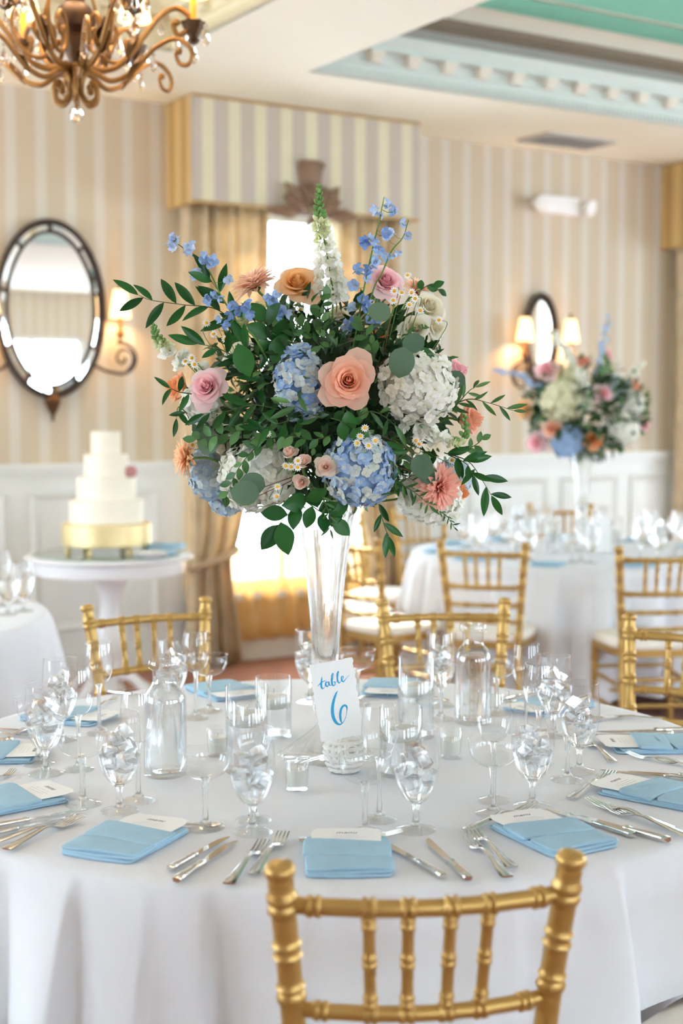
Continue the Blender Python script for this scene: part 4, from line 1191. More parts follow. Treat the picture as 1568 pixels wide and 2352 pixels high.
NAP_TW = {3: -2, 33: -6, 62: -12, 95: -4, 167: 4, -157: 6, -119.5: 8, -57: 6, -28: 4}
GN = 'blue napkins at the numbered table'
for i, a in enumerate(SET_ANG):
    M = T(TC.x, TC.y, TZ + .001) @ RZ(radians(a)) @ T(0, -.765, 0) @ RZ(radians(NAP_TW.get(a, 0)))
    t = thing('folded_napkin', 'folded sky blue napkin ' + where_of(a), 'napkin', M, GN)
    ob('folded_layers', nap_a, MT['napkin'], t); ob('pocket_band', nap_b, MT['napkin'], t); ob('front_fold', nap_c, MT['napkin'], t)
    mt = thing('menu_card', 'white wavy-edged menu card ' + where_of(a), 'menu card', M @ T(0, .055, .0132) @ Matrix.Rotation(.02, 4, 'X'), 'menu cards at the numbered table')
    ob('card', menu_m, MT['card'], mt)
    ob('heading', head_me, MT['grey_ink'], mt, T(0, .042, .0011)); ob('menu_lines', lines_me, MT['faint_ink'], mt, T(0, .03, .0011))
# cutlery -- each lies along +Y, handle end at y=0, tip at y=length
def loft(b, st):
    """stations (y, x, z, halfwidth, halfthick)"""
    vs = []; fs = []; n = 8
    for (y, x, z, w, h) in st:
        for k in range(n):
            a = 2 * pi * k / n; c, s = cos(a), sin(a)
            vs.append((x + w * (abs(c) ** .6) * (1 if c > 0 else -1), y, z + h * (abs(s) ** .8) * (1 if s > 0 else -1)))
    for i in range(len(st) - 1):
        for k in range(n): fs.append((i * n + k, i * n + (k + 1) % n, (i + 1) * n + (k + 1) % n, (i + 1) * n + k))
    fs.append(tuple(range(n - 1, -1, -1))); fs.append(tuple((len(st) - 1) * n + k for k in range(n)))
    return b.add(vs, fs)
fk = loft(MB(), [(0, 0, .004, .0095, .0016), (.006, 0, .0045, .0105, .0018), (.03, 0, .006, .0085, .0017), (.07, 0, .009, .0062, .0016), (.10, 0, .0115, .0042, .0018), (.118, 0, .010, .004, .0018), (.128, 0, .007, .008, .0014), (.138, 0, .0045, .0115, .0012), (.150, 0, .0035, .012, .0012)])
for k in range(4):
    x = -.0096 + k * .0064
    loft(fk, [(.148, x, .0035, .0022, .0012), (.165, x * .98, .0042, .0019, .0011), (.182, x * .95, .0075, .0017, .001), (.195, x * .93, .0105, .0011, .0007)])
fork_m = fk.mesh('fork', angle=50); FORK_L = .195
sp_ = loft(MB(), [(0, 0, .004, .009, .0016), (.006, 0, .0045, .010, .0018), (.05, 0, .008, .007, .0017), (.09, 0, .0105, .004, .0018), (.112, 0, .009, .0035, .0018)])
def bowlf(s, t):
    q = t * pi; w = .0185 * sin(q) ** .6 * (1 - .15 * t); y = .11 + .058 * t
    x = (s - .5) * 2 * w
    return Vector((x, y, .0095 - .0075 * (sin(q) ** .7) * (1 - ((s - .5) * 2) ** 2) + .002 * t))
sp_.grid(bowlf, 8, 10); spoon_m = sp_.mesh('spoon', angle=60); SPOON_L = .168
kh_m = loft(MB(), [(0, 0, .006, .007, .0045), (.004, 0, .006, .0098, .0055), (.02, 0, .006, .0095, .005), (.06, 0, .006, .0075, .0045), (.088, 0, .006, .0068, .004), (.092, 0, .006, .0085, .005), (.098, 0, .006, .0085, .005), (.102, 0, .006, .006, .0038)]).mesh('handle', angle=50)
kb = MB()
out = [(-.005, .10), (-.0065, .12), (-.0085, .15), (-.0095, .18), (-.0085, .205), (-.003, .226), (.004, .235), (.0062, .225), (.0066, .18), (.0062, .13), (.005, .10)]
kb.poly_prism(out, .0046, .0062); knb_m = kb.mesh('blade', smooth=False); KNIFE_L = .235
LAB = {'fork': 'polished steel dinner fork ', 'knife': 'polished steel table knife ', 'spoon': 'polished steel dessert spoon ', 'dfork': 'small steel dessert fork '}
def cutlery(kind, M, L=None, wh='', rank=''):
    base = {'fork': FORK_L, 'dfork': FORK_L, 'knife': KNIFE_L, 'spoon': SPOON_L}[kind]
    s = 1.0 if L is None else max(.8, min(1.15, L / base))
    nm = {'fork': 'dinner_fork', 'dfork': 'dessert_fork', 'knife': 'table_knife', 'spoon': 'dessert_spoon'}[kind]
    M = M @ Matrix.Scale(s, 4)
    g = {'fork': 'dinner forks', 'dfork': 'dessert forks', 'knife': 'table knives', 'spoon': 'dessert spoons'}[kind] + ' at the numbered table'
    if kind == 'knife':
        t = thing(nm, rank + LAB[kind] + wh, 'knife', M, g); ob('handle', kh_m, MT['silver'], t); ob('blade', knb_m, MT['silver'], t)
    else:
        o = ob(nm, fork_m if kind != 'spoon' else spoon_m, MT['silver'], None, M); tag(o, rank + LAB[kind] + wh, 'spoon' if kind == 'spoon' else 'fork', g)
def place_of(kind, h, tp): return sector((P_(*h) + P_(*tp)) / 2, {'knife': 13, 'fork': -13, 'dfork': 0, 'spoon': 0}[kind])
def lay(kind, h, tp, lift, rank):
    a, b_ = P_(*h), P_(*tp); d = b_ - a
    cutlery(kind, Matrix.Translation(a + Vector((0, 0, lift))) @ RZ(atan2(d.y, d.x) - pi / 2), d.length, where_of(place_of(kind, h, tp)), rank)
PIECES = (('knife', (1018, 2020), (878, 1938)), ('knife', (1075, 2026), (978, 1932)), ('fork', (1165, 2020), (1040, 1897)), ('fork', (1175, 1998), (1075, 1905)),
                 ('fork', (525, 2036), (612, 1936)), ('fork', (582, 2014), (662, 1910)), ('knife', (390, 2002), (525, 1927)), ('knife', (405, 2030), (542, 1937)),
                 ('dfork', (686, 1934), (924, 1920)), ('spoon', (350, 1902), (482, 1903)), ('fork', (15, 1956), (176, 1884)), ('fork', (-40, 1950), (243, 1873)),
                 ('knife', (-40, 1908), (200, 1864)), ('knife', (-60, 1932), (166, 1880)), ('dfork', (70, 1808), (152, 1850)), ('dfork', (56, 1718), (22, 1757)),
                 ('knife', (-60, 1680), (62, 1695)), ('knife', (-70, 1672), (70, 1683)), ('spoon', (60, 1677), (0, 1718)), ('dfork', (-40, 1818), (32, 1774)),
                 ('knife', (1455, 1925), (1250, 1862)), ('knife', (1535, 1937), (1303, 1873)), ('fork', (1545, 1908), (1312, 1832)), ('fork', (1580, 1926), (1362, 1850)), ('dfork', (1070, 1912), (1240, 1850)),
                 ('knife', (1640, 1800), (1378, 1775)), ('knife', (1650, 1790), (1441, 1777)), ('dfork', (1310, 1838), (1421, 1772)), ('fork', (1620, 1770), (1440, 1737)), ('fork', (1660, 1772), (1508, 1750)),
                 ('dfork', (1408, 1755), (1342, 1704)), ('knife', (1600, 1680), (1370, 1687)), ('knife', (1545, 1689), (1345, 1693)), ('fork', (1520, 1653), (1378, 1652)), ('spoon', (1458, 1647), (1370, 1655)),
                 ('dfork', (215, 1632), (262, 1608)), ('knife', (250, 1592), (340, 1602)), ('fork', (905, 1598), (826, 1607)), ('spoon', (800, 1592), (720, 1600)), ('knife', (1165, 1618), (1245, 1598)), ('knife', (1150, 1610), (1225, 1592)),
                 ('knife', (340, 1598), (420, 1622)), ('spoon', (1030, 1612), (985, 1604)))
for k, h, tp in PIECES:
    pl = place_of(k, h, tp); nap = Vector((TC.x + .765 * sin(radians(pl)), TC.y - .765 * cos(radians(pl)), TZ))
    mates = sorted([q for q in PIECES if q[0] == k and place_of(*q) == pl], key=lambda q: ((P_(*q[1]) + P_(*q[2])) / 2 - nap).length)
    lay(k, h, tp, .0004, '' if len(mates) == 1 else 'inner ' if mates[0] == (k, h, tp) else 'outer ' if mates[-1] == (k, h, tp) else 'middle ')

# ------------------------------------------------------------------ second and third tables: small glasses in one piece
def whole_glass(kind):
    b = MB(); pr = dense({'gob': GOB, 'wine': WINE, 'coupe': COUPE}[kind], 2); b.lathe(pr, 20)
    b.lathe(STEMS[kind], 8); R = {'gob': .038, 'wine': .034, 'coupe': .036}[kind]
    b.lathe([(0, 0), (R, 0), (R, .002), (R * .4, .008), (0, .011)], 20)
    if kind == 'gob': b.lathe(inner(GOB, .125), 16)
    return b.mesh(kind + '_glass', angle=50)
WG = {k: whole_glass(k) for k in ('gob', 'wine', 'coupe')}
NMK = {'gob': ('water_goblet', 'goblet'), 'wine': ('wine_glass', 'wine glass'), 'coupe': ('coupe_glass', 'coupe glass')}
def small_glass(kind, x, y, where, grp):
    o = ob(NMK[kind][0], WG[kind], MT['small'], None, T(x, y, TZ + .001))
    tag(o, {'gob': 'water goblet on ', 'wine': 'wine glass on ', 'coupe': 'coupe glass on '}[kind] + where, NMK[kind][1], {'gob': 'water goblets on ', 'wine': 'wine glasses on ', 'coupe': 'coupe glasses on '}[kind] + grp)
nap_s = slab(slab(MB(), .15, .215, 0, .008), .15, .10, .0085, .018, T(0, -.03, 0)).mesh('napkin', angle=60)
def wh2(k):
    if k == 0: return 'at the chair standing straight before the far vase'
    return '%s place %s from the chair before the vase' % ((ORD[k], 'counterclockwise') if k <= 5 else (ORD[11 - k], 'clockwise'))
for k in range(11):
    a = radians(12 + k * 360 / 11)
    d, r_ = Vector((sin(a), -cos(a))), Vector((cos(a), sin(a)))
    o = ob('folded_napkin', nap_s, MT['napkin'], None, T(T2.x + d.x * .77, T2.y + d.y * .77, TZ + .001) @ RZ(a)); tag(o, 'blue napkin on the second table, ' + wh2(k), 'napkin', 'blue napkins on the second table')
    for kind, rr, ss in (('gob', .60, .20), ('wine', .53, .13), ('coupe', .62, .095)):
        p = T2 + d * rr + r_ * ss * (1 + .1 * sin(k * 3))
        small_glass(kind, p.x, p.y, 'the second table, ' + wh2(k), 'the second table')
    o = None
def small_carafe(x, y, lb):
    t = thing('water_carafe', lb, 'carafe', T(x, y, TZ + .001)); ob('bottle', car_m, MT['thin'], t); ob('water', car_w, MT['water'], t)
small_carafe(T2.x - .34, T2.y + .05, 'water carafe on the second round table by the wainscot')
cyl_m = MB().lathe([(0, 0), (.044, 0), (.045, .002), (.045, .18), (.043, .18), (.043, .01), (0, .009)], 24).mesh('glass_cylinder', angle=50)
cyl_w = MB().lathe([(0, .0105), (.0422, .0105), (.0422, .11), (0, .11)], 24).mesh('water', angle=50)
cyl_c = MB().lathe([(0, .10), (.036, .10), (.039, .115), (.03, .128), (0, .13)], 20).mesh('floating_candle', angle=50)
for dx, dy, nb_ in ((-.16, -.10, ' near the carafe'), (.17, -.08, ' near the white card'), (.12, .18, ' behind the far vase')):
    t = thing('candle_cylinder', 'glass cylinder with floating candle on the second round table' + nb_, 'candle holder', T(T2.x + dx, T2.y + dy, TZ + .001), 'candle cylinders on the second table')
    ob('glass_cylinder', cyl_m, MT['thin'], t); ob('water', cyl_w, MT['water'], t); ob('floating_candle', cyl_c, MT['wax'], t)
o = MB().box(-.047, .047, -.0006, .0006, 0, .18).build('table_number_card', MT['card'], None, T(T2.x + .09, T2.y - .22, TZ + .02) @ Matrix.Rotation(-.06, 4, 'X'), smooth=False)
tag(o, 'white table card standing before the far vase on the second table', 'table number')
for (px, py, kind) in ((18, 1412, 'gob'), (54, 1404, 'gob'), (5, 1392, 'wine'), (40, 1385, 'coupe')):
    p = onz(px, py, TZ); small_glass(kind, p.x, p.y, 'the partly seen table near the cake' + {18: ', next to a wine glass', 54: ', next to a coupe'}.get(px, ''), 'the partly seen table')
# ------------------------------------------------------------------ tall glass vase
VX, VY = onz(748, 1733, TZ).x, 3.18
def vase(x, y, label, n=48):
    t = thing('trumpet_vase', label, 'vase', T(x, y, TZ + .001))
    sc = 1.0
    fl = lambda a, z: 1 + (.05 * cos(12 * a + 40 * z) if z < .07 else .012 * cos(12 * a))
    MB().lathe([(0, 0), (.10, 0), (.105, .003), (.102, .008), (.085, .02), (.060, .038), (.035, .058), (.020, .074), (.0165, .083), (0, .085)], n * 2, flute=fl).build('foot', MT['thin'], t, angle=60)
    MB().lathe([(0, .0835), (.0175, .0845), (.026, .098), (.031, .118), (.029, .138), (.020, .155), (.0165, .164), (0, .165)], n, flute=lambda a, z: 1 + .04 * cos(8 * a + 25 * z)).build('knop', MT['glass'], t, angle=60)
    out = [(0, .1645), (.017, .166), (.0255, .178), (.028, .20), (.0315, .26), (.0365, .33), (.043, .40), (.053, .47), (.063, .53), (.070, .565), (.078, .585)]
    inn = [(r - .0035, z) for r, z in out[::-1][:-4]] + [(.020, .235), (.012, .222), (0, .218)]
    MB().lathe(out + inn, n, flute=lambda a, z: 1 + .012 * cos(14 * a)).build('trumpet', MT['glass'], t, angle=60)
    return t
vase(VX, VY, 'tall clear glass trumpet vase on the numbered table under the flowers')
HUB = Vector((VX, VY, TZ + .60))

# ------------------------------------------------------------------ flower pieces (unit size, facing +Z)
def rose_petals(n, openness=1.0, seed=0, res=(6, 7)):
    rnd = random.Random(seed); out = []
    for i in range(n):
        u = i / (n - 1)
        ph = i * radians(137.5) + rnd.uniform(-.25, .25)
        R = .07 + .56 * u ** 1.05 * (.7 + .3 * openness)
        ha = radians(130 + (44 - 130) * u ** .75)
        zt = .46 - (.46 + .16) * u ** 1.4 * (.4 + .6 * openness) + rnd.uniform(-.03, .03)
        fl = -.08 + .78 * u ** 1.4 * openness
        curl = .55 * u ** 1.1
        jit = rnd.uniform(.93, 1.07)
        b = MB()
        def f(si, ti, R=R, ha=ha, zt=zt, fl=fl, curl=curl, ph=ph, jit=jit, u=u, i=i):
            s = si * 2 - 1
            te = ti * (1 - (.10 + .20 * u) * abs(s) ** 2.4)
            w = ha * (.40 + .60 * sin(pi * min(1, .18 + .58 * ti)))
            a = ph + s * w
            r = R * (.30 + .70 * sin(min(1, te * 1.35) * pi / 2)) + fl * max(0, te - .48) ** 1.5 * 1.7
            z = -.5 + (zt + .5) * te - curl * max(0, te - .72) ** 2 * 6 - .04 * s * s * ti
            r += .07 * u * max(0, te - .86) * 7 + .03 * u * s * s * ti
            r *= jit
            r += .014 * sin(8 * s + 5 * ti + i) * u * ti
            z += .02 * sin(6 * s + i) * ti
            return Vector((r * cos(a), r * sin(a), z))
        b.grid(f, *res)
        out.append(b)
    return out
ROSE_OPEN = [b.mesh('petal', angle=None) for b in rose_petals(26, 1.0, 1)]
ROSE_MID = [b.mesh('petal', angle=None) for b in rose_petals(20, .62, 2)]
ROSE_BUD = [b.mesh('petal', angle=None) for b in rose_petals(12, .3, 3, (5, 6))]
def joined(bs, me_name):
    b = MB()
    for q in bs: b.add(q.v, q.f)
    return b.mesh(me_name, angle=None)
SEPAL = MB().lathe([(0, -.62), (.10, -.60), (.17, -.52), (.20, -.42), (.16, -.36), (0, -.36)], 10).mesh('calyx')
def floret4(seed):
    rnd = random.Random(seed); b = MB()
    for k in range(4):
        a0 = k * pi / 2 + rnd.uniform(-.15, .15); cup = rnd.uniform(.05, .35)
        def f(si, ti, a0=a0, cup=cup):
            s = si * 2 - 1
            w = .58 * sin(pi * (ti * .80 + .07)) ** .8
            x, y = ti * 1.0, s * w
            z = cup * ti * ti - .10 * s * s + .04 * sin(6 * s + k)
            return Vector((x * cos(a0) - y * sin(a0), x * sin(a0) + y * cos(a0), z))
        b.grid(f, 3, 3)
    b.sphere((0, 0, .03), .09, 6, 4)
    return b
FLO = [floret4(k).mesh('floret', angle=None) for k in range(4)]
def mum_petal(seed, w=.115):
    rnd = random.Random(seed); c = rnd.uniform(.16, .3)
    b = MB()
    def f(si, ti):
        s = si * 2 - 1
        ww = w * (.35 + .65 * sin(pi * (.12 + .78 * ti)) ** .7) * (1 if ti < .85 else (1.001 - ti) / .15 * .8 + .2)
        return Vector((s * ww, ti, c * sin(pi * ti * .9) * .7 - .3 * ww * (1 - s * s) + .10 * ti * ti))
    b.grid(f, 2, 5); return b
MUMP = [mum_petal(k).mesh('petal', angle=None) for k in range(3)]
def leaf_b(w, fold=.25, bend=.25, point=1.0, nu=4, nv=7):
    b = MB()
    def f(si, ti):
        s = si * 2 - 1
        ww = w * (sin(pi * ti ** (.8 if point > 1 else .95)) ** (.85 if point >= 1 else .5)) * (1 if point < 1 else 1)
        return Vector((s * ww, ti, -bend * ti * ti + fold * abs(s) * ww + .03 * sin(7 * ti) * s * ww * 3))
    return b.grid(f, nu, nv)
LEAF = {'ruscus': [leaf_b(.145, .3, q, 1.0).mesh('leaf', angle=None) for q in (.1, .3, -.15)],
        'slim': [leaf_b(.11, .3, q, 1.0).mesh('leaf', angle=None) for q in (.15, .35, -.2)],
        'euc': [leaf_b(.42, .12, q, .5).mesh('leaf', angle=None) for q in (.08, .2, -.1)],
        'small': [leaf_b(.26, .2, q, 1.0, 2, 5).mesh('leaf', angle=None) for q in (.15, .3, -.1)],
        'broad': [leaf_b(.30, .2, q, 1.0).mesh('leaf', angle=None) for q in (.12, .25, -.1)]}
def mat_leaf(name, c0, c1, rough=.38, tl=.12):
    m = mat_random(name, [c0, c1], rough, tl)
    m.node_tree.nodes['Principled BSDF'].inputs['Specular IOR Level'].default_value = .32
    return m
LM = {'ruscus': mat_leaf('ruscus_leaf', lin(18, 66, 24), lin(44, 102, 44), .32), 'slim': mat_leaf('slim_leaf', lin(44, 88, 42), lin(84, 128, 66), .4),
      'euc': mat_leaf('eucalyptus_leaf', lin(74, 104, 80), lin(104, 130, 104), .55), 'small': mat_leaf('small_leaf', lin(52, 98, 48), lin(96, 142, 80), .45),
      'broad': mat_leaf('broad_leaf', lin(24, 74, 30), lin(50, 108, 48), .38)}
PM = {
    'peach': mat_random('peach_rose_petals', [lin(255, 208, 182), lin(255, 216, 194)], trans_lu=.48, rad=(.7, lin(255, 192, 154))),
    'apricot': mat_random('apricot_rose_petals', [lin(255, 214, 170), lin(255, 222, 190)], trans_lu=.48, rad=(.95, lin(255, 202, 118))),
    'pink': mat_random('pink_rose_petals', [lin(255, 222, 222), lin(255, 232, 230)], trans_lu=.48, rad=(.75, lin(255, 190, 200))),
    'blush': mat_random('blush_rose_petals', [lin(248, 230, 216), lin(246, 236, 210)], trans_lu=.48, rad=(.8, lin(255, 212, 198))),
    'orange': mat_random('orange_rose_petals', [lin(250, 192, 142), lin(250, 204, 164)], trans_lu=.48, rad=(.9, lin(248, 168, 110))),
    'white': mat_random('white_rose_petals', [lin(244, 240, 226), lin(250, 248, 238)], trans_lu=.48, rad=(.8, lin(240, 232, 200))),
    'cream': mat_random('cream_rose_petals', [lin(244, 232, 192), lin(238, 232, 186)], trans_lu=.48, rad=(.8, lin(236, 226, 170))),
    'h_blue': mat_random('blue_hydrangea_florets', [lin(128, 166, 218), lin(166, 196, 230), lin(204, 218, 228), lin(228, 230, 208)], rad=(.55, lin(214, 224, 216))),
    'h_pale': mat_random('pale_blue_hydrangea_florets', [lin(168, 194, 220), lin(198, 216, 228), lin(214, 226, 226)], rad=(.5, lin(214, 224, 214))),
    'h_white': mat_random('white_hydrangea_florets', [lin(238, 238, 226), lin(250, 249, 242), lin(244, 242, 224)], rad=(.5, lin(232, 236, 204))),
    'h_green': mat_random('cream_green_hydrangea_florets', [lin(226, 222, 184), lin(236, 232, 204)], rad=(.5, lin(206, 210, 160))),
    'm_peach': mat_random('peach_chrysanthemum_petals', [lin(255, 218, 176), lin(255, 226, 192)], trans_lu=.48, rad=(1.2, lin(255, 206, 160))),
    'm_coral': mat_random('coral_chrysanthemum_petals', [lin(255, 202, 182), lin(255, 216, 200)], trans_lu=.48, rad=(1.2, lin(252, 182, 162))),
    'm_tan': mat_random('tan_chrysanthemum_petals', [lin(252, 218, 192), lin(255, 226, 204)], trans_lu=.48, rad=(1.2, lin(248, 206, 176))),
    'delph': mat_random('delphinium_petals', [lin(120, 156, 214), lin(156, 188, 230), lin(196, 214, 238)], rad=(.5, lin(196, 208, 228))),
    'delph_pale': mat_random('pale_delphinium_petals', [lin(158, 190, 232), lin(204, 218, 238)], rad=(.5, lin(222, 226, 226))),
    'snap_w': mat_random('white_snapdragon_petals', [lin(246, 246, 236), lin(250, 248, 236)], rad=(.6, lin(232, 236, 196))),
    'snap_g': mat_random('green_snapdragon_buds', [lin(118, 168, 92), lin(150, 190, 116)]),
    'snap_y': mat_random('lime_snapdragon_petals', [lin(222, 230, 170), lin(238, 240, 204)]),
    'daisy': mat_random('daisy_petals', [lin(246, 246, 240), lin(252, 252, 248)]),
    'daisy_eye': mat('daisy_eye', lin(238, 178, 40), .7, var=.2, scale=200),
}
def stem_part(t, M, p_from, r, m, hub=None, name='stem', sag=None):
    """stem from the flower down into the vase, in the flower's own space"""
    hub = hub or HUB
    inv = M.inverted(); s = M.to_scale()[0]
    mid = p_from.lerp(hub, .55) + Vector((0, 0, -.02))
    nrm = (M.to_3x3() @ Vector((0, 0, -1))).normalized()
    q1 = p_from + nrm * min(.05, (p_from - hub).length * .3)
    pts = [inv @ p for p in bez([p_from, q1, mid, hub, hub + Vector((random.uniform(-.01, .01), random.uniform(-.01, .01), -.015))], 5)]
    MB().tube(pts, r / s, 6).build(name, m, t)
GF = 'flowers of the tall arrangement'
def place(px, py, Y, face, dia, roll=0):
    p = at(px, py, Y)
    s = dia / F_PX * Y / 2
    return p, Matrix.Translation(p) @ aim(face, roll) @ Matrix.Scale(s, 4)
def rose(px, py, Y, dia, face, color, label, kind='open', name='rose', cat='rose', stem=True, roll=None):
    p, M = place(px, py, Y, face, dia * {'open': 1.0, 'mid': 1.25, 'bud': 1.15}[kind], random.uniform(0, 6) if roll is None else roll)
    t = thing(name, label, cat, M, GF)
    for me in {'open': ROSE_OPEN, 'mid': ROSE_MID, 'bud': ROSE_BUD}[kind]: ob('petal', me, PM[color], t)
    ob('calyx', SEPAL, MT['stem'], t)
    if stem: stem_part(t, M, M @ Vector((0, 0, -.55)), .0028, MT['stem'])
    return t
def hydrangea(px, py, Y, dia, face, color, label, sq=(1, 1, 1), n=130, fs=.185, lim=-.35):
    p, M = place(px, py, Y, face, dia)
    t = thing('hydrangea', label, 'hydrangea', M, GF)
    rnd = random.Random(px)
    D = Matrix.Diagonal((*sq, 1))
    core = MB().sphere((0, 0, 0), .80, 14, 8, sq); core.build('core', PM[color], t)
    for k in range(n):
        z = 1 - 2 * (k + .5) / n
        if z < lim: continue
        a = k * radians(137.508)
        r = sqrt(1 - z * z)
        d = Vector((r * cos(a), r * sin(a), z)) + Vector((rnd.uniform(-.1, .1), rnd.uniform(-.1, .1), rnd.uniform(-.1, .1)))
        d.normalize()
        pos = Vector((d.x * sq[0], d.y * sq[1], d.z * sq[2])) * rnd.uniform(.86, .98)
        nn = (d + Vector((rnd.uniform(-.4, .4), rnd.uniform(-.4, .4), rnd.uniform(-.4, .4)))).normalized()
        ob('floret', FLO[k % 4], PM[color], t, Matrix.Translation(pos) @ aim(nn, rnd.uniform(0, 6)) @ Matrix.Scale(fs * rnd.uniform(.85, 1.2), 4))
    stem_part(t, M, M @ Vector((0, 0, -.7)), .004, MT['stem'])
    return t
def mum(px, py, Y, dia, face, color, label, droop=0.0):
    p, M = place(px, py, Y, face, dia)
    t = thing('chrysanthemum', label, 'chrysanthemum', M, GF)
    rnd = random.Random(py)
    rings = [(5, .60, 8), (10, .68, 23), (15, .78, 40), (19, .88, 56), (22, .96, 71), (23, 1.0, 86), (20, .98, 102 + droop)]
    for j, (n, L, th) in enumerate(rings):
        for k in range(n):
            az = 2 * pi * (k + .5 * (j % 2)) / n + rnd.uniform(-.08, .08)
            tt = radians(th + rnd.uniform(-6, 6))
            # petal +Y along (sin tt, cos tt) from a point near the centre, inner face turned to the axis
            m = RZ(az) @ T(0, .04, -.16) @ Matrix.Rotation(pi / 2 - tt, 4, 'X') @ Matrix.Scale(L * rnd.uniform(.92, 1.06), 4)
            ob('petal', MUMP[k % 3], PM[color], t, m)
    MB().lathe([(0, -.32), (.10, -.30), (.22, -.2), (.26, -.12), (0, -.08)], 10).build('calyx', MT['stem_dark'], t)
    stem_part(t, M, M @ Vector((0, 0, -.28)), .003, MT['stem'])
    return t
def sprig(path, Y, kind, L, label, n=None, cat='leaf sprig', name=None, stem='stem_dark', seed=0, spread=50, gap=None, r=.0011, tip=True, dz=None, jitter=18, face=(0, -1, .25), group='leafy sprigs of the tall arrangement'):
    """stem along photo points at distance(s) Y with leaves left and right"""
    rnd = random.Random(seed * 7 + int(path[0][0]))
    ys = Y if isinstance(Y, (list, tuple)) else [Y] * len(path)
    pts = bez([at(x, y, q) for (x, y), q in zip(path, ys)], 10)
    t = thing(name or kind + '_sprig', label, cat, Matrix.Translation(pts[0]), group)
    o = Matrix.Translation(-pts[0])
    MB().tube([o @ p for p in pts], [r * (1.3 - .8 * k / len(pts)) for k in range(len(pts))], 6).build('stem', MT[stem], t)
    tot = sum((b_ - a).length for a, b_ in zip(pts, pts[1:])); gap = gap or L * .42
    acc = 0; nxt = gap * .3; side = 1
    items = []
    for a, b_ in zip(pts, pts[1:]):
        seg = (b_ - a).length
        while acc + seg >= nxt:
            q = (nxt - acc) / seg; items.append((a.lerp(b_, q), (b_ - a).normalized(), side)); side = -side; nxt += gap * rnd.uniform(.8, 1.2)
        acc += seg
    if tip: items.append((pts[-1], (pts[-1] - pts[-2]).normalized(), 0))
    for p, d, sd in items:
        nf = (Vector(face) + Vector((rnd.uniform(-.5, .5), rnd.uniform(-.2, .2), rnd.uniform(-.5, .5)))).normalized()
        ang = radians(spread * sd + rnd.uniform(-jitter, jitter))
        dd = Quaternion(nf, ang) @ d
        dd = (dd + Vector((0, rnd.uniform(-.35, .35), rnd.uniform(-.15, .1)))).normalized()
        zz = (nf - dd * nf.dot(dd)).normalized(); xx = dd.cross(zz)
        m = Matrix((xx, dd, zz)).transposed().to_4x4(); m.translation = p - pts[0]
        ob('leaf', LEAF[kind][rnd.randrange(3)], LM[kind], t, m @ Matrix.Scale(L * rnd.uniform(.8, 1.12), 4))
    return t
def big_leaf(px, py, Y, L, ang, kind, label, face=(0, -1, .2), stem_to=None):
    """one leaf on its own stalk; ang = direction of the tip in the picture plane, degrees from up, clockwise"""
    d = Vector((sin(radians(ang)), -.05, cos(radians(ang)))); nf = Vector(face).normalized()
    zz = (nf - d * nf.dot(d)).normalized(); xx = d.normalized().cross(zz)
    m = Matrix((xx, d.normalized(), zz)).transposed().to_4x4()
    base = at(px, py, Y) - d.normalized() * L / 2
    m.translation = base
    t = thing({'euc': 'eucalyptus_leaf', 'broad': 'broad_leaf', 'ruscus': 'ruscus_leaf'}[kind], label, 'leaf', Matrix.Translation(base), 'single leaves of the tall arrangement')
    m.translation = (0, 0, 0)
    ob('blade', LEAF[kind][int(px) % 3], LM[kind], t, m @ Matrix.Scale(L, 4))
    to = stem_to or (HUB + Vector((0, 0, .12)))
    pts = bez([(0, 0, 0), tuple((to - base) * .4 - d * .03), tuple(to - base)], 6)
    MB().tube(pts, .0009, 5).build('stalk', MT['stem_red'] if kind == 'euc' else MT['stem_dark'], t)

# ------------------------------------------------------------------ the tall arrangement, flower by flower
CAMF = (0, -1, .05)
rose(800, 873, 2.88, 146, (.02, -1, .12), 'peach', 'large open peach rose at the heart of the tall arrangement', 'open', roll=.3)
rose(683, 645, 3.10, 118, (-.05, -1, .75), 'apricot', 'apricot rose held high above the foliage beside the green snapdragon tip', 'open')
rose(888, 642, 3.10, 100, (.3, -1, .5), 'pink', 'pale pink rose beside the tall delphinium spire', 'open')
rose(472, 886, 2.99, 104, (-.25, -1, .3), 'pink', 'pale pink rose with pink heart above the white blossoms, next to orange rose', 'open')
rose(400, 888, 3.14, 86, (-1, -.35, .25), 'orange', 'orange rose half hidden behind dark ruscus leaves', 'mid')
rose(1052, 852, 3.20, 84, (1, -.35, .35), 'pink', 'pink rose turned away beside the white hydrangea and eucalyptus', 'mid')
rose(1085, 962, 3.10, 96, (1, -.55, .1), 'peach', 'peach rose facing outward over the curved snapdragon', 'mid')
rose(872, 768, 3.22, 62, (.3, -.6, 1), 'orange', 'orange rose buried deep behind the eucalyptus leaves', 'mid')
rose(988, 702, 3.10, 84, (.35, -.9, .5), 'white', 'upper ivory white rose behind the daisies', 'mid')
rose(1003, 752, 3.12, 70, (.8, -.7, .1), 'white', 'lower outer ivory white rose of the trio by the daisies', 'mid')
rose(955, 752, 3.06, 74, (-.1, -1, .2), 'white', 'lower inner ivory white rose of the trio by the daisies', 'mid')
rose(1062, 1132, 3.18, 60, (1, -.3, -.1), 'orange', 'orange rose peeking out behind the coral chrysanthemum', 'mid')
rose(664, 1037, 2.93, 58, (-.1, -.8, .8), 'blush', 'uppermost cream spray rose bud of the small cluster', 'bud', 'spray_rose')
rose(697, 1058, 2.91, 58, (0, -1, .5), 'blush', 'cream spray rose bud between two daisies', 'bud', 'spray_rose')
rose(748, 1072, 2.90, 58, (.05, -1, .15), 'blush', 'small pink spray rose with green-tinged rim by blue hydrangea', 'open', 'spray_rose')
rose(692, 1108, 2.92, 58, (-.1, -1, -.1), 'blush', 'lowest cream spray rose bud of the small cluster', 'bud', 'spray_rose')
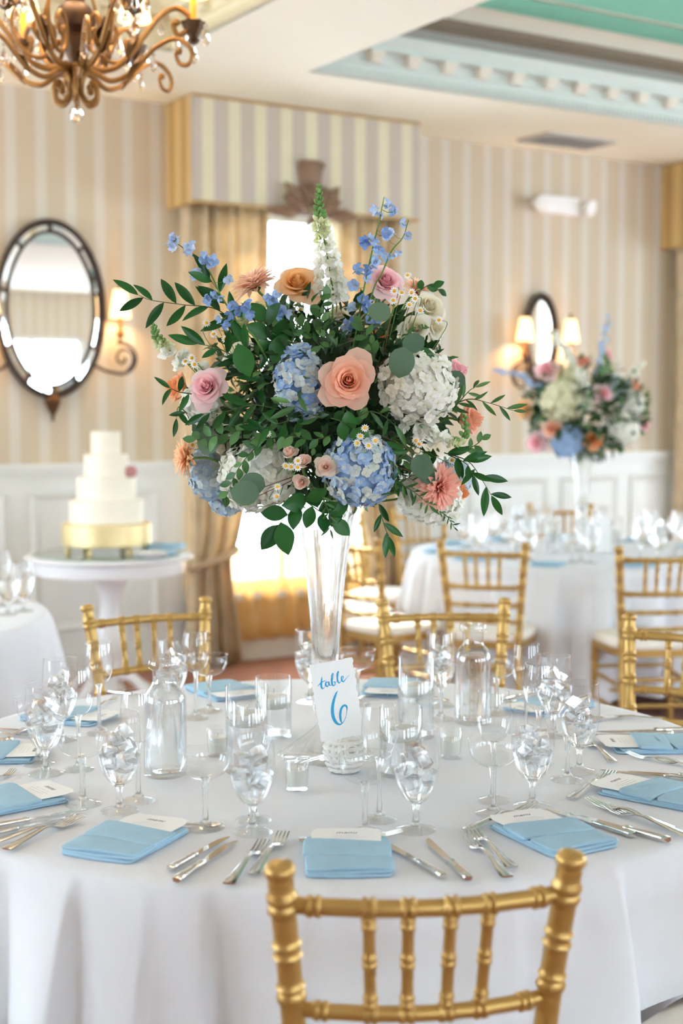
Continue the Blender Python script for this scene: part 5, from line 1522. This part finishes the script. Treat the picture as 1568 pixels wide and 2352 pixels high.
rose(556, 733, 3.05, 64, (-.1, -.2, 1), 'cream', 'closed cream green rose bud among upper leaves', 'bud', 'rose_bud')
rose(592, 705, 3.16, 56, (-.2, -.4, 1), 'cream', 'pale cream rose behind the tan chrysanthemum', 'mid')
rose(545, 815, 3.14, 90, (-.5, -.8, .5), 'white', 'ivory white rose behind the daisies and dark leaves', 'mid')
rose(775, 722, 3.25, 80, (0, -.5, 1), 'white', 'ivory white rose deep behind the snapdragon stem', 'mid')
rose(640, 1000, 3.12, 60, (-.2, -1, .1), 'white', 'ivory white rose buried in fine foliage above white hydrangea', 'mid')
hydrangea(826, 1078, 2.95, 178, (.08, -1, -.08), 'h_blue', 'large blue hydrangea head low in the tall arrangement', (.95, 1, .8), n=190, fs=.155)
hydrangea(690, 882, 2.97, 158, (-.1, -1, .1), 'h_blue', 'blue hydrangea head beside the large peach rose', (.78, 1.15, .75), n=160, fs=.17)
hydrangea(958, 888, 2.98, 192, (.35, -1, .15), 'h_white', 'large white hydrangea head beside the large peach rose', (1, .92, .8), n=190, fs=.165)
hydrangea(592, 1092, 3.04, 180, (-.3, -1, -.2), 'h_white', 'white hydrangea head under trailing fine leaves', (1.05, .95, .8), n=170, fs=.165)
hydrangea(480, 1092, 3.16, 112, (-.7, -.8, -.2), 'h_pale', 'pale blue hydrangea head beneath the peach chrysanthemum seen side-on', (1, 1.2, .8), n=110, fs=.20)
hydrangea(985, 1142, 3.10, 168, (.4, -1, -.4), 'h_white', 'white hydrangea head behind the coral chrysanthemum', (1, .75, .8), n=120, fs=.18)
hydrangea(462, 928, 3.06, 100, (-.5, -1, -.1), 'h_white', 'white blossom cluster under the pink rose next to orange rose', (1, 1, .8), n=90, fs=.23)
hydrangea(1038, 1098, 3.24, 92, (.8, -.6, 0), 'h_pale', 'pale blue hydrangea peeking out behind the coral chrysanthemum', n=80, fs=.23)
hydrangea(535, 1010, 3.16, 110, (-.7, -.8, .1), 'h_white', 'white hydrangea half hidden behind round eucalyptus leaf', n=80, fs=.22)
hydrangea(520, 1148, 3.20, 80, (-.5, -.8, -.6), 'h_pale', 'small pale blue hydrangea at the underside of the arrangement', n=70, fs=.24)
mum(584, 652, 3.06, 116, (-.55, -.25, 1), 'm_tan', 'tan peach chrysanthemum leaning above the upper leaves')
mum(428, 1050, 3.10, 104, (-1, -.25, .12), 'm_peach', 'peach chrysanthemum seen side-on against the wainscot')
mum(1008, 1118, 2.97, 116, (.75, -1, -.1), 'm_coral', 'coral pink chrysanthemum above the lower white hydrangea', droop=8)
mum(958, 668, 3.24, 76, (.6, -.5, .8), 'm_tan', 'tan chrysanthemum tucked behind the pale pink rose and daisies')

# delphinium, snapdragon and daisies
def delph_b(seed):
    rnd = random.Random(seed); b = MB()
    for k in range(5):
        a0 = 2 * pi * k / 5 + rnd.uniform(-.2, .2); cup = rnd.uniform(.35, .95)
        def f(si, ti, a0=a0, cup=cup):
            s = si * 2 - 1; w = .50 * sin(pi * (ti * .82 + .06)) ** .8
            x, y = ti * .95, s * w; z = cup * ti * ti - .12 * s * s
            return Vector((x * cos(a0) - y * sin(a0), x * sin(a0) + y * cos(a0), z))
        b.grid(f, 3, 3)
    b.tube(bez([(0, 0, .05), (.05, .1, -.4), (.2, .25, -1.0)], 4), [.16, .15, .13, .12, .11, .09, .07, .05, .02], 6)
    return b
DEL = [delph_b(k).mesh('floret', angle=None) for k in range(3)]
def spike(name, cat, label, path, Y, items, stem='stem', r=.0016, to_hub=True, group=GF):
    """flower spike: items = (px, py, dx-face vector, size px, mesh list, material)"""
    ys = Y if isinstance(Y, (list, tuple)) else [Y] * len(path)
    P = [at(x, y, q) for (x, y), q in zip(path, ys)]
    pts = bez(P, 8)
    full = pts
    if to_hub: full = bez(P[:-1], 8) + bez([P[-1] if False else P[-2], P[-1], HUB.lerp(P[-1], .4), HUB], 6)[1:] if len(P) > 2 else bez(P + [HUB], 8)
    t = thing(name, label, cat, Matrix.Translation(P[0]), group)
    o = Matrix.Translation(-P[0])
    MB().tube([o @ p for p in full], [r * (.55 + .6 * min(1, k / 20)) for k in range(len(full))], 6).build('stem', MT[stem], t)
    stalk = MB()
    for (px, py, face, size, meshes, m) in items:
        near = min(pts, key=lambda p: (p - at(px, py, p.y)).length)
        p = at(px, py, near.y - .006 * random.random())
        s = size / F_PX * p.y / 2
        me = meshes[int(px + py) % len(meshes)]
        stalk.tube([o @ near, o @ (near.lerp(p, .5) + Vector((0, 0, -.004))), o @ p], r * .4, 4)
        ob('floret' if size > 14 else 'bud', me, m, t, o @ Matrix.Translation(p) @ aim(face, random.uniform(0, 6)) @ Matrix.Scale(s, 4))
    if items: stalk.build('stalks', MT[stem], t)['kind'] = 'stuff'
    return t
def dl(pts, mat_, seed=0, size=34):
    rnd = random.Random(seed)
    out = []
    for x, y in pts:
        out.append((x, y, (rnd.uniform(-1.3, 1.3), -.8, rnd.uniform(-.9, .6)), size * rnd.uniform(.75, .95), DEL, PM[mat_]))
        if rnd.random() < .6: out.append((x + rnd.uniform(-15, 15), y + rnd.uniform(-13, 13), (rnd.uniform(-1.3, 1.3), -.5, rnd.uniform(-1, .4)), size * rnd.uniform(.55, .8), DEL, PM[mat_]))
    return out
spike('delphinium_spire', 'delphinium', 'tall blue delphinium spire rising beside the pale pink rose', [(882, 452), (872, 500), (858, 560), (840, 640), (825, 720), (812, 790)], 3.06,
      dl([(905, 487), (893, 470), (862, 482)], 'delph_pale', 1, 32) + dl([(850, 548), (884, 535), (838, 558), (870, 572), (857, 606), (818, 620), (840, 632), (812, 655), (833, 690), (803, 705), (838, 705), (806, 745), (852, 738), (796, 757), (862, 600), (848, 618)], 'delph', 2, 36))
spike('delphinium_spire', 'delphinium', 'side branch of pale delphinium with a few small blossoms by the striped valance', [(938, 505), (925, 545), (900, 575), (880, 620), (850, 690)], 3.09,
      dl([(940, 542), (912, 580), (888, 588), (922, 512), (902, 535)], 'delph_pale', 3, 28))
spike('delphinium_spire', 'delphinium', 'pale blue delphinium spire leaning out over dark ruscus leaves', [(392, 548), (440, 585), (478, 620), (508, 680), (545, 740), (600, 800)], 2.97,
      dl([(405, 548), (400, 568), (437, 560), (428, 572), (470, 590), (482, 603), (450, 623), (522, 640)], 'delph_pale', 4, 32) + dl([(488, 600), (490, 680), (480, 690), (545, 712), (560, 705), (515, 745), (572, 722), (535, 700)], 'delph', 5, 34))
spike('delphinium_spire', 'delphinium', 'short blue delphinium below the apricot rose', [(632, 672), (645, 715), (660, 780), (690, 840)], 3.02,
      dl([(630, 680), (622, 690), (648, 712), (660, 720), (638, 725), (628, 705)], 'delph', 6, 34))
def ruffle(seed):
    rnd = random.Random(seed); b = MB()
    for k in range(5):
        a0 = 2 * pi * k / 5 + rnd.uniform(-.3, .3); up = rnd.uniform(.1, .7)
        def f(si, ti, a0=a0, up=up):
            s = si * 2 - 1; w = .62 * sin(pi * (ti * .75 + .1))
            x, y = .15 + ti * .75, s * w; z = up * ti + .10 * sin(7 * s + 3 * ti + k) * ti - .2 * s * s
            return Vector((x * cos(a0) - y * sin(a0), x * sin(a0) + y * cos(a0), z))
        b.grid(f, 4, 3)
    b.lathe([(0, -.7), (.2, -.6), (.34, -.2), (.36, .1), (.2, .25), (0, .2)], 8)
    return b
RUF = [ruffle(k).mesh('floret', angle=None) for k in range(3)]
BUD = [MB().lathe([(0, -.9), (.35, -.6), (.55, -.1), (.42, .4), (.2, .8), (0, .95)], 8).mesh('bud')]
def snap(label, path, Y, seed, n_bud=16, n_flo=14, w0=10, w1=30, flip=1):
    rnd = random.Random(seed); pts = [Vector((x, y, 0)) for x, y in path]
    P = bez(pts, 10); items = []
    for k in range(n_bud):
        f = k / n_bud
        q = P[int(f * .45 * (len(P) - 1))]; sd = (-1, .15, 1)[k % 3]
        off = 2 + 11 * f
        items.append((q.x + sd * off, q.y + 2, (sd * .7, -.8, .7), 14 + 13 * f, BUD, PM['snap_g' if f < .72 else 'snap_y']))
    for k in range(n_flo):
        f = k / max(1, n_flo - 1)
        q = P[int((.40 + .56 * f) * (len(P) - 1))]; sd = (-1, 1, .1)[k % 3]
        items.append((q.x + sd * (w0 + w1 * .5 * min(1, f * 1.4)) + rnd.uniform(-3, 3), q.y + rnd.uniform(-4, 4), (sd * 1.0, -.6, .25), 28 + 14 * min(1, f * 1.6), RUF, PM['snap_y' if f < .2 else 'snap_w']))
    return spike('snapdragon_stem', 'snapdragon', label, path, Y, items, r=.002)
snap('tall snapdragon with green tip standing before the bright window', [(733, 424), (732, 470), (738, 520), (750, 580), (760, 640), (764, 700)], 3.08, 1, 24, 18)
snap('snapdragon stem pointing outward above the orange rose', [(352, 742), (362, 775), (380, 800), (410, 822), (450, 850)], 3.10, 2, 16, 8, 9, 24)
snap('snapdragon curving upward in front of the outward facing peach rose', [(1066, 950), (1068, 990), (1045, 1018), (1010, 1010), (975, 995), (945, 975)], 2.99, 3, 18, 10, 10, 24)
def daisy(px, py, Y, label, size=21, face=None):
    fv = face or (random.uniform(-.4, .4), -1, random.uniform(0, .7))
    p, M = place(px, py, Y, fv, size, random.uniform(0, 6))
    t = thing('chamomile_daisy', label, 'daisy', M, 'small daisies of the tall arrangement')
    ob('petals', DAISY, PM['daisy'], t); ob('eye', DEYE, PM['daisy_eye'], t)
    stem_part(t, M, M @ Vector((0, 0, -.1)), .0008, MT['stem'], hub=at(px * .5 + 375, 960, 3.14))
db = MB()
for k in range(11):
    a0 = 2 * pi * k / 11
    def f(si, ti, a0=a0):
        s = si * 2 - 1; w = .17 * sin(pi * (ti * .75 + .18)); x, y = .28 + ti * .72, s * w; z = -.12 * ti
        return Vector((x * cos(a0) - y * sin(a0), x * sin(a0) + y * cos(a0), z))
    db.grid(f, 2, 2)
DAISY = db.mesh('petals', angle=None)
DEYE = MB().lathe([(0, -.12), (.34, -.08), (.40, .04), (.32, .2), (.15, .29), (0, .31)], 12).mesh('eye')
LD = {'up': 'tiny white daisy in the cluster beside the ivory white roses', 'le': 'tiny white daisy near the pale pink rose next to orange rose', 'lo': 'tiny white daisy beside the cream spray rose buds', 'bl': 'tiny white daisy on the crown of the low blue hydrangea', 'ot': 'tiny white daisy scattered among the foliage'}
for (x, y, q, k) in ((903, 690, 3.0, 'up'), (905, 668, 3.02, 'up'), (922, 672, 3.02, 'up'), (940, 700, 2.99, 'up'), (953, 686, 2.99, 'up'), (945, 672, 3.0, 'up'), (965, 713, 2.98, 'up'), (936, 632, 3.06, 'up'), (1008, 735, 3.02, 'up'),
                     (517, 779, 2.98, 'le'), (490, 767, 3.0, 'le'), (500, 728, 3.02, 'le'), (440, 822, 3.02, 'le'), (446, 837, 3.0, 'le'), (425, 830, 3.04, 'le'), (474, 742, 3.02, 'le'),
                     (656, 1070, 2.88, 'lo'), (668, 1072, 2.88, 'lo'), (684, 1058, 2.86, 'lo'), (683, 1074, 2.87, 'lo'), (614, 995, 2.93, 'ot'), (637, 1118, 2.92, 'lo'), (635, 1140, 2.92, 'lo'),
                     (827, 1002, 2.88, 'bl'), (820, 1018, 2.87, 'bl'), (846, 1024, 2.86, 'bl'), (862, 1012, 2.88, 'bl'), (448, 993, 3.06, 'ot'), (442, 1022, 3.08, 'ot'), (955, 1012, 2.95, 'ot'), (963, 1020, 2.95, 'ot'), (1038, 1057, 3.0, 'ot'), (690, 712, 3.1, 'ot'), (838, 983, 2.9, 'ot')):
    daisy(x, y, q, LD[k])

# leaves
sprig([(575, 775), (500, 712), (420, 700), (350, 690), (318, 678)], [3.06, 3.04, 3.02, 3.0, 3.0], 'ruscus', .066, 'long dark ruscus sprig reaching out towards the wall sconce', seed=1, gap=.024, spread=48)
sprig([(560, 765), (515, 690), (482, 640)], [3.02, 3.0, 2.98], 'ruscus', .064, 'dark ruscus sprig rising over the pale delphinium', seed=2, gap=.032, spread=35)
sprig([(560, 830), (500, 800), (455, 790)], [3.0, 2.98, 2.98], 'ruscus', .06, 'dark ruscus sprig among the daisies above the pale pink rose', seed=3, gap=.028)
sprig([(440, 905), (410, 900), (392, 892)], 2.98, 'ruscus', .05, 'dark ruscus leaves in front of the orange rose', seed=4, gap=.018, spread=75)
sprig([(1010, 950), (1070, 918), (1120, 925), (1178, 943)], [3.04, 3.02, 3.0, 3.0], 'slim', .043, 'thin leaved sprig reaching out past the outward facing peach rose', seed=5, gap=.017, spread=45)
sprig([(1040, 940), (1075, 900), (1090, 890)], 3.04, 'slim', .04, 'short upright sprig above the outward facing peach rose', seed=6, gap=.014)
sprig([(1020, 1040), (1075, 1060), (1105, 1100), (1128, 1138)], [3.0, 2.97, 2.95, 2.94], 'ruscus', .058, 'dark ruscus sprig hanging out beside the coral chrysanthemum', seed=7, gap=.022, spread=50)
sprig([(1030, 1045), (1070, 1065), (1085, 1090)], [3.0, 2.96, 2.95], 'ruscus', .05, 'short dark ruscus sprig drooping over the coral chrysanthemum', seed=17, gap=.018, spread=55)
sprig([(720, 1130), (700, 1150), (668, 1175), (640, 1205)], [2.98, 2.95, 2.93, 2.92], 'broad', .066, 'ruscus sprig trailing down before the bright window', seed=8, gap=.026, spread=42)
sprig([(868, 1150), (875, 1180), (885, 1215), (893, 1232)], 2.97, 'ruscus', .05, 'slim ruscus sprig hanging beside the vase rim', seed=9, gap=.02, spread=30)
sprig([(640, 960), (570, 985), (500, 1000), (450, 1010)], [2.97, 2.98, 3.0, 3.03], 'small', .034, 'light green fine sprig above the lower white hydrangea', seed=10, gap=.014)
sprig([(640, 990), (585, 1030), (545, 1080), (520, 1140)], [2.97, 2.95, 2.95, 2.98], 'small', .030, 'fine small leaved sprig trailing over the lower white hydrangea', seed=11, gap=.012)
sprig([(640, 940), (580, 930), (520, 945), (470, 950)], [2.95, 2.95, 2.97, 3.0], 'ruscus', .055, 'glossy ruscus sprig below the pale pink rose', seed=12, gap=.02)
sprig([(700, 950), (650, 970), (600, 985)], 2.93, 'ruscus', .05, 'glossy ruscus sprig below the blue hydrangea and large peach rose', seed=13, gap=.018)
sprig([(740, 960), (700, 945), (668, 925)], 2.90, 'slim', .055, 'slim leaves lying across the blue hydrangea beside the peach rose', seed=14, gap=.026, spread=55)
sprig([(760, 1000), (715, 1010), (660, 1000), (610, 1010)], 2.94, 'small', .032, 'small leaved sprig above the spray rose buds', seed=15, gap=.012)
sprig([(740, 800), (700, 760), (660, 735), (620, 720)], [3.0, 3.0, 3.02, 3.04], 'small', .030, 'small leaved sprig under the apricot rose', seed=16, gap=.012)
sprig([(760, 800), (740, 750), (735, 715), (745, 690)], [3.0, 3.0, 3.02, 3.04], 'small', .030, 'small leaved sprig under the tall snapdragon', seed=18, gap=.012)
sprig([(860, 830), (850, 790), (830, 750)], [2.98, 2.98, 3.0], 'small', .032, 'small leaved sprig above the large peach rose', seed=19, gap=.012)
sprig([(880, 1010), (900, 1050), (905, 1100)], 2.95, 'ruscus', .045, 'dark sprig between blue hydrangea and coral chrysanthemum', seed=20, gap=.014)
sprig([(860, 1120), (900, 1105), (950, 1130), (985, 1160)], 2.95, 'slim', .028, 'ferny sprig laid over the lower white hydrangea by the coral chrysanthemum', seed=21, gap=.008, spread=60)
sprig([(740, 1140), (755, 1180), (758, 1215)], 2.94, 'slim', .024, 'small fern tip hanging in front of the vase', seed=22, gap=.007, spread=60)
sprig([(1000, 1170), (1025, 1185), (1042, 1210)], 3.04, 'slim', .016, 'pale fern tip under the lower white hydrangea', seed=23, gap=.006, spread=50)
sprig([(1060, 1040), (1095, 1020), (1105, 1010)], 3.04, 'small', .026, 'small dark sprig under the outward facing peach rose', seed=24, gap=.010)
sprig([(610, 880), (585, 830), (560, 790)], 2.98, 'ruscus', .062, 'broad dark ruscus leaves behind the pale pink rose', seed=25, gap=.024, spread=40)
sprig([(650, 830), (620, 770), (610, 740)], 3.0, 'broad', .058, 'broad dark leaves above the blue hydrangea beside the peach rose', seed=26, gap=.024, spread=45)
sprig([(700, 1150), (735, 1175), (762, 1190)], 2.95, 'broad', .05, 'broad leaves draped over the vase rim', seed=27, gap=.014, spread=55)
sprig([(960, 670), (985, 655), (1005, 665)], 3.2, 'broad', .032, 'small leaf sprig above the ivory white roses', seed=28, gap=.016)
sprig([(430, 950), (410, 935), (405, 960)], 3.04, 'ruscus', .04, 'short dark sprig below the orange rose', seed=29, gap=.014)
sprig([(820, 960), (850, 945), (880, 955), (905, 975)], 2.93, 'slim', .05, 'slim leaves below the large peach rose', seed=30, gap=.02)
sprig([(760, 960), (790, 970), (815, 985)], 2.91, 'broad', .04, 'broad leaves between the large peach rose and low blue hydrangea', seed=31, gap=.016)
for (x, y, Y, L, ang, k, lb) in ((922, 832, 2.90, .064, 190, 'euc', 'round eucalyptus leaf lying on the large white hydrangea'), (949, 788, 2.92, .050, 60, 'euc', 'round eucalyptus leaf above the large white hydrangea'),
                                 (871, 716, 2.95, .050, -70, 'euc', 'round eucalyptus leaf behind the tall delphinium'), (1046, 872, 3.0, .045, 115, 'euc', 'grey green eucalyptus leaf in front of the turned away pink rose'),
                                 (1018, 838, 3.02, .042, 30, 'euc', 'grey green eucalyptus leaf at the upper rim of the white hydrangea'), (562, 1132, 2.92, .062, -80, 'euc', 'eucalyptus leaf with dark spot on the lower white hydrangea'),
                                 (580, 1110, 2.93, .055, -75, 'euc', 'narrow lit eucalyptus leaf on the lower white hydrangea'), (478, 1015, 3.03, .058, 200, 'euc', 'round dark eucalyptus leaf beside the side-on peach chrysanthemum'),
                                 (462, 985, 3.05, .045, 300, 'euc', 'round eucalyptus leaf above the side-on peach chrysanthemum'), (968, 1072, 2.93, .055, 160, 'euc', 'eucalyptus leaf above the coral chrysanthemum'), (985, 1092, 2.94, .045, 100, 'euc', 'eucalyptus leaf tucked over the coral chrysanthemum'),
                                 (560, 828, 2.96, .075, 160, 'broad', 'large dark leaf beside the daisies and pale pink rose'), (640, 800, 2.97, .07, 20, 'broad', 'large dark leaf above the blue hydrangea'), (975, 815, 2.96, .05, 110, 'broad', 'pointed green leaf behind the round eucalyptus leaf'),
                                 (802, 970, 2.91, .05, 170, 'broad', 'dark oval leaf under the large peach rose'), (770, 1185, 2.96, .05, 200, 'broad', 'dark leaf hanging over the vase mouth')):
    big_leaf(x, y, Y, L, ang, k, lb)
ff = MB().sphere((0, 0, 0), 1, 16, 10, (.175, .15, .15)).build('foam_light_block', MT['core_block'], None, Matrix.Translation(at(755, 930, 3.2)))  # unseen core added to block window light leaking between the leaves
tag(ff, 'unseen dark green foam core added to block window light through the tall arrangement', 'floral foam')
# dense green filling
def greenery(c, rx, ry, rz, n, seed, L0, L1, label, m, lo=.35, hi=.92, zmin=-1, name='foliage', wide=.2):
    rnd = random.Random(seed); b = MB()
    for k in range(n):
        while True:
            d = Vector((rnd.uniform(-1, 1), rnd.uniform(-1, 1), rnd.uniform(-1, 1)))
            if .05 < d.length < 1 and d.z > zmin: break
        d.normalize(); q = lo + (hi - lo) * rnd.random() ** .7
        p = Vector((c[0] + d.x * rx * q, c[1] + d.y * ry * q, c[2] + d.z * rz * q))
        dr = (d + Vector((rnd.uniform(-.9, .9), rnd.uniform(-.9, .9), rnd.uniform(-.9, .7)))).normalized()
        nf = (d + Vector((rnd.uniform(-.8, .8), rnd.uniform(-.8, .8), rnd.uniform(-.2, 1)))).normalized()
        zz = (nf - dr * nf.dot(dr)); 
        if zz.length < .05: continue
        zz.normalize(); xx = dr.cross(zz); L = rnd.uniform(L0, L1); w = wide * L * rnd.uniform(.8, 1.2)
        def P3(s, t, h): return p + xx * s * w + dr * t * L + zz * h * L
        vs = [P3(0, 0, 0), P3(-.8, .3, .04), P3(0, .33, -.03), P3(.8, .3, .04), P3(-.85, .62, 0), P3(0, .66, -.08), P3(.85, .62, 0), P3(0, 1, -.16)]
        b.add(vs, [(0, 2, 1), (0, 3, 2), (1, 2, 5, 4), (2, 3, 6, 5), (4, 5, 7), (5, 6, 7)])
    o = b.build(name, m, None, angle=None)
    tag(o, label, 'foliage', None, 'stuff'); return o
def mat_fol(name, c0, c1, sc=14):
    m = mat(name, c0, .42, var=.25, scale=sc, trans_lu=.1)
    for nd in m.node_tree.nodes:
        if nd.type == 'MIX': nd.inputs[6].default_value = c0; nd.inputs[7].default_value = c1
    return m
MT['fol1'] = mat_fol('dark_foliage', lin(16, 48, 20), lin(46, 88, 38))
MT['fol2'] = mat_fol('fresh_foliage', lin(48, 92, 42), lin(104, 146, 78))
BC = at(752, 915, 3.18)
greenery(BC, .29, .27, .245, 2000, 5, .028, .055, 'dense dark leaves packed between the flowers of the tall arrangement', MT['fol1'], .30, .93)
greenery(BC + Vector((0, 0, .0)), .31, .28, .25, 420, 6, .016, .034, 'fine fresh green leaflets scattered through the tall arrangement', MT['fol2'], .6, 1.0, wide=.3)

# ------------------------------------------------------------------ second arrangement on the far table (pieces too small to show)
V2 = Vector((T2.x + .02, T2.y + .05))
vase(V2.x, V2.y, 'tall clear glass trumpet vase on the second round table', 24)
H2B = Vector((V2.x, V2.y, TZ + .58))
RJ = joined(rose_petals(13, .8, 8, (4, 4)), 'rose')
def small_head(n, seed):
    b = MB(); rnd = random.Random(seed); b.sphere((0, 0, 0), .8, 10, 6)
    for k in range(n):
        z = 1 - 2 * (k + .5) / n
        if z < -.4: continue
        a = k * radians(137.5); r = sqrt(1 - z * z); d = Vector((r * cos(a), r * sin(a), z))
        q = floret4(k); M = Matrix.Translation(d * .9) @ aim(d + Vector((rnd.uniform(-.4, .4),) * 3), a) @ Matrix.Scale(.25, 4)
        b.add([M @ Vector(v) for v in q.v], q.f)
    return b.mesh('hydrangea', angle=None)
HJ = small_head(60, 1)
G3 = 'flowers of the far arrangement'
def far(name, me, m, px, py, dy, dia, face, label, cat):
    Y = V2.y + dy
    p = at(px, py, Y); s = dia / F_PX * Y / 2
    o = ob(name, me, m, None, Matrix.Translation(p) @ aim(face, random.uniform(0, 6)) @ Matrix.Scale(s, 4)); tag(o, label, cat, G3)
    inv = (Matrix.Translation(p) @ Matrix.Scale(1, 4)).inverted()
for (x, y, d, dia, f_, c, lb) in ((1388, 905, -.2, 46, (.2, -1, .1), 'pink', 'pink rose facing forward in the far arrangement'), (1268, 985, -.2, 44, (-.2, -1, 0), 'peach', 'peach rose above blue hydrangea in the far arrangement'),
                                  (1366, 1012, -.2, 48, (.1, -1, -.2), 'orange', 'orange rose at the lower rim of the far arrangement'), (1228, 1018, -.1, 54, (-.6, -1, -.2), 'pink', 'pink rose at the lower outer rim of the far arrangement'),
                                  (1198, 938, -.05, 56, (-1, -.6, .1), 'apricot', 'apricot rose at the outer side of the far arrangement'), (1252, 845, 0, 62, (-.4, -.8, .8), 'pink', 'pink rose in front of the smaller oval mirror'),
                                  (1336, 826, .05, 44, (.1, -.7, 1), 'm_coral', 'coral rose on top of the far arrangement'), (1462, 884, 0, 38, (1, -.6, .3), 'peach', 'peach rose high at the drape side of the far arrangement'),
                                  (1482, 978, 0, 36, (1, -.6, 0), 'pink', 'pink rose low at the drape side of the far arrangement'), (1394, 812, .05, 36, (.4, -.6, 1), 'pink', 'small pink rose under the far delphinium spire')):
    far('rose', RJ, PM[c], x, y, d, dia * 1.35, f_, lb, 'rose')
for (x, y, d, dia, f_, c, lb) in ((1290, 922, -.2, 100, (-.2, -1, .1), 'h_green', 'cream green hydrangea head in the far arrangement'), (1302, 1012, -.15, 78, (-.1, -1, -.3), 'h_blue', 'blue hydrangea head low in the far arrangement'),
                                  (1425, 985, -.15, 84, (.4, -1, -.2), 'h_white', 'white hydrangea head low at the drape side of the far arrangement'), (1448, 930, -.05, 66, (.8, -.8, .2), 'h_white', 'white hydrangea head midway at the drape side of the far arrangement'),
                                  (1410, 890, 0, 60, (.5, -.8, .5), 'h_pale', 'pale blue hydrangea behind the far pink rose'), (1320, 870, -.05, 60, (0, -.8, .7), 'h_green', 'small cream hydrangea on top of the far arrangement')):
    far('hydrangea', HJ, PM[c], x, y, d, dia, f_, lb, 'hydrangea')
def far_spike(label, path, m, meshes, size, cat, name, Y):
    P = bez([at(x, y, Y) for x, y in path], 6); t = thing(name, label, cat, Matrix.Translation(P[0]), G3); o = Matrix.Translation(-P[0])
    MB().tube([o @ p for p in P], .003, 5).build('stem', MT['stem'], t)
    rnd = random.Random(int(path[0][0]))
    for k, p in enumerate(P[:-2]):
        s = size / F_PX * Y / 2 * (.6 + .6 * k / len(P))
        ob('floret', meshes[k % len(meshes)], m, t, o @ Matrix.Translation(p + Vector((rnd.uniform(-.02, .02), -.01, rnd.uniform(-.01, .01)))) @ aim((rnd.uniform(-1, 1), -1, .3), k) @ Matrix.Scale(s, 4))
far_spike('pale blue delphinium spire leaning out of the far arrangement', [(1138, 852), (1170, 858), (1210, 870), (1245, 900), (1290, 960)], PM['delph_pale'], DEL, 17, 'delphinium', 'delphinium_spire', V2.y)
far_spike('pale blue delphinium spire standing upright in the far arrangement', [(1398, 728), (1388, 770), (1380, 820), (1370, 880)], PM['delph_pale'], DEL, 15, 'delphinium', 'delphinium_spire', V2.y + .03)
far_spike('white snapdragon in the far arrangement before the smaller mirror', [(1268, 762), (1290, 790), (1305, 830), (1320, 880)], PM['snap_w'], RUF, 24, 'snapdragon', 'snapdragon_stem', V2.y)
far_spike('white snapdragon hanging at the centre of the far arrangement', [(1332, 850), (1338, 880), (1345, 910), (1350, 940)], PM['snap_w'], RUF, 24, 'snapdragon', 'snapdragon_stem', V2.y - .2)
far_spike('small white flower spray at the drape side of the far arrangement', [(1470, 838), (1450, 860), (1430, 890), (1410, 920)], PM['snap_w'], RUF, 20, 'snapdragon', 'snapdragon_stem', V2.y + .05)
greenery(at(1345, 945, V2.y), .34, .30, .25, 750, 9, .05, .09, 'dense dark leaves filling the far arrangement', MT['fol1'], .3, .98)
greenery(at(1345, 930, V2.y), .36, .32, .28, 160, 10, .04, .06, 'fresh green leaflets of the far arrangement', MT['fol2'], .6, 1.0, wide=.3)
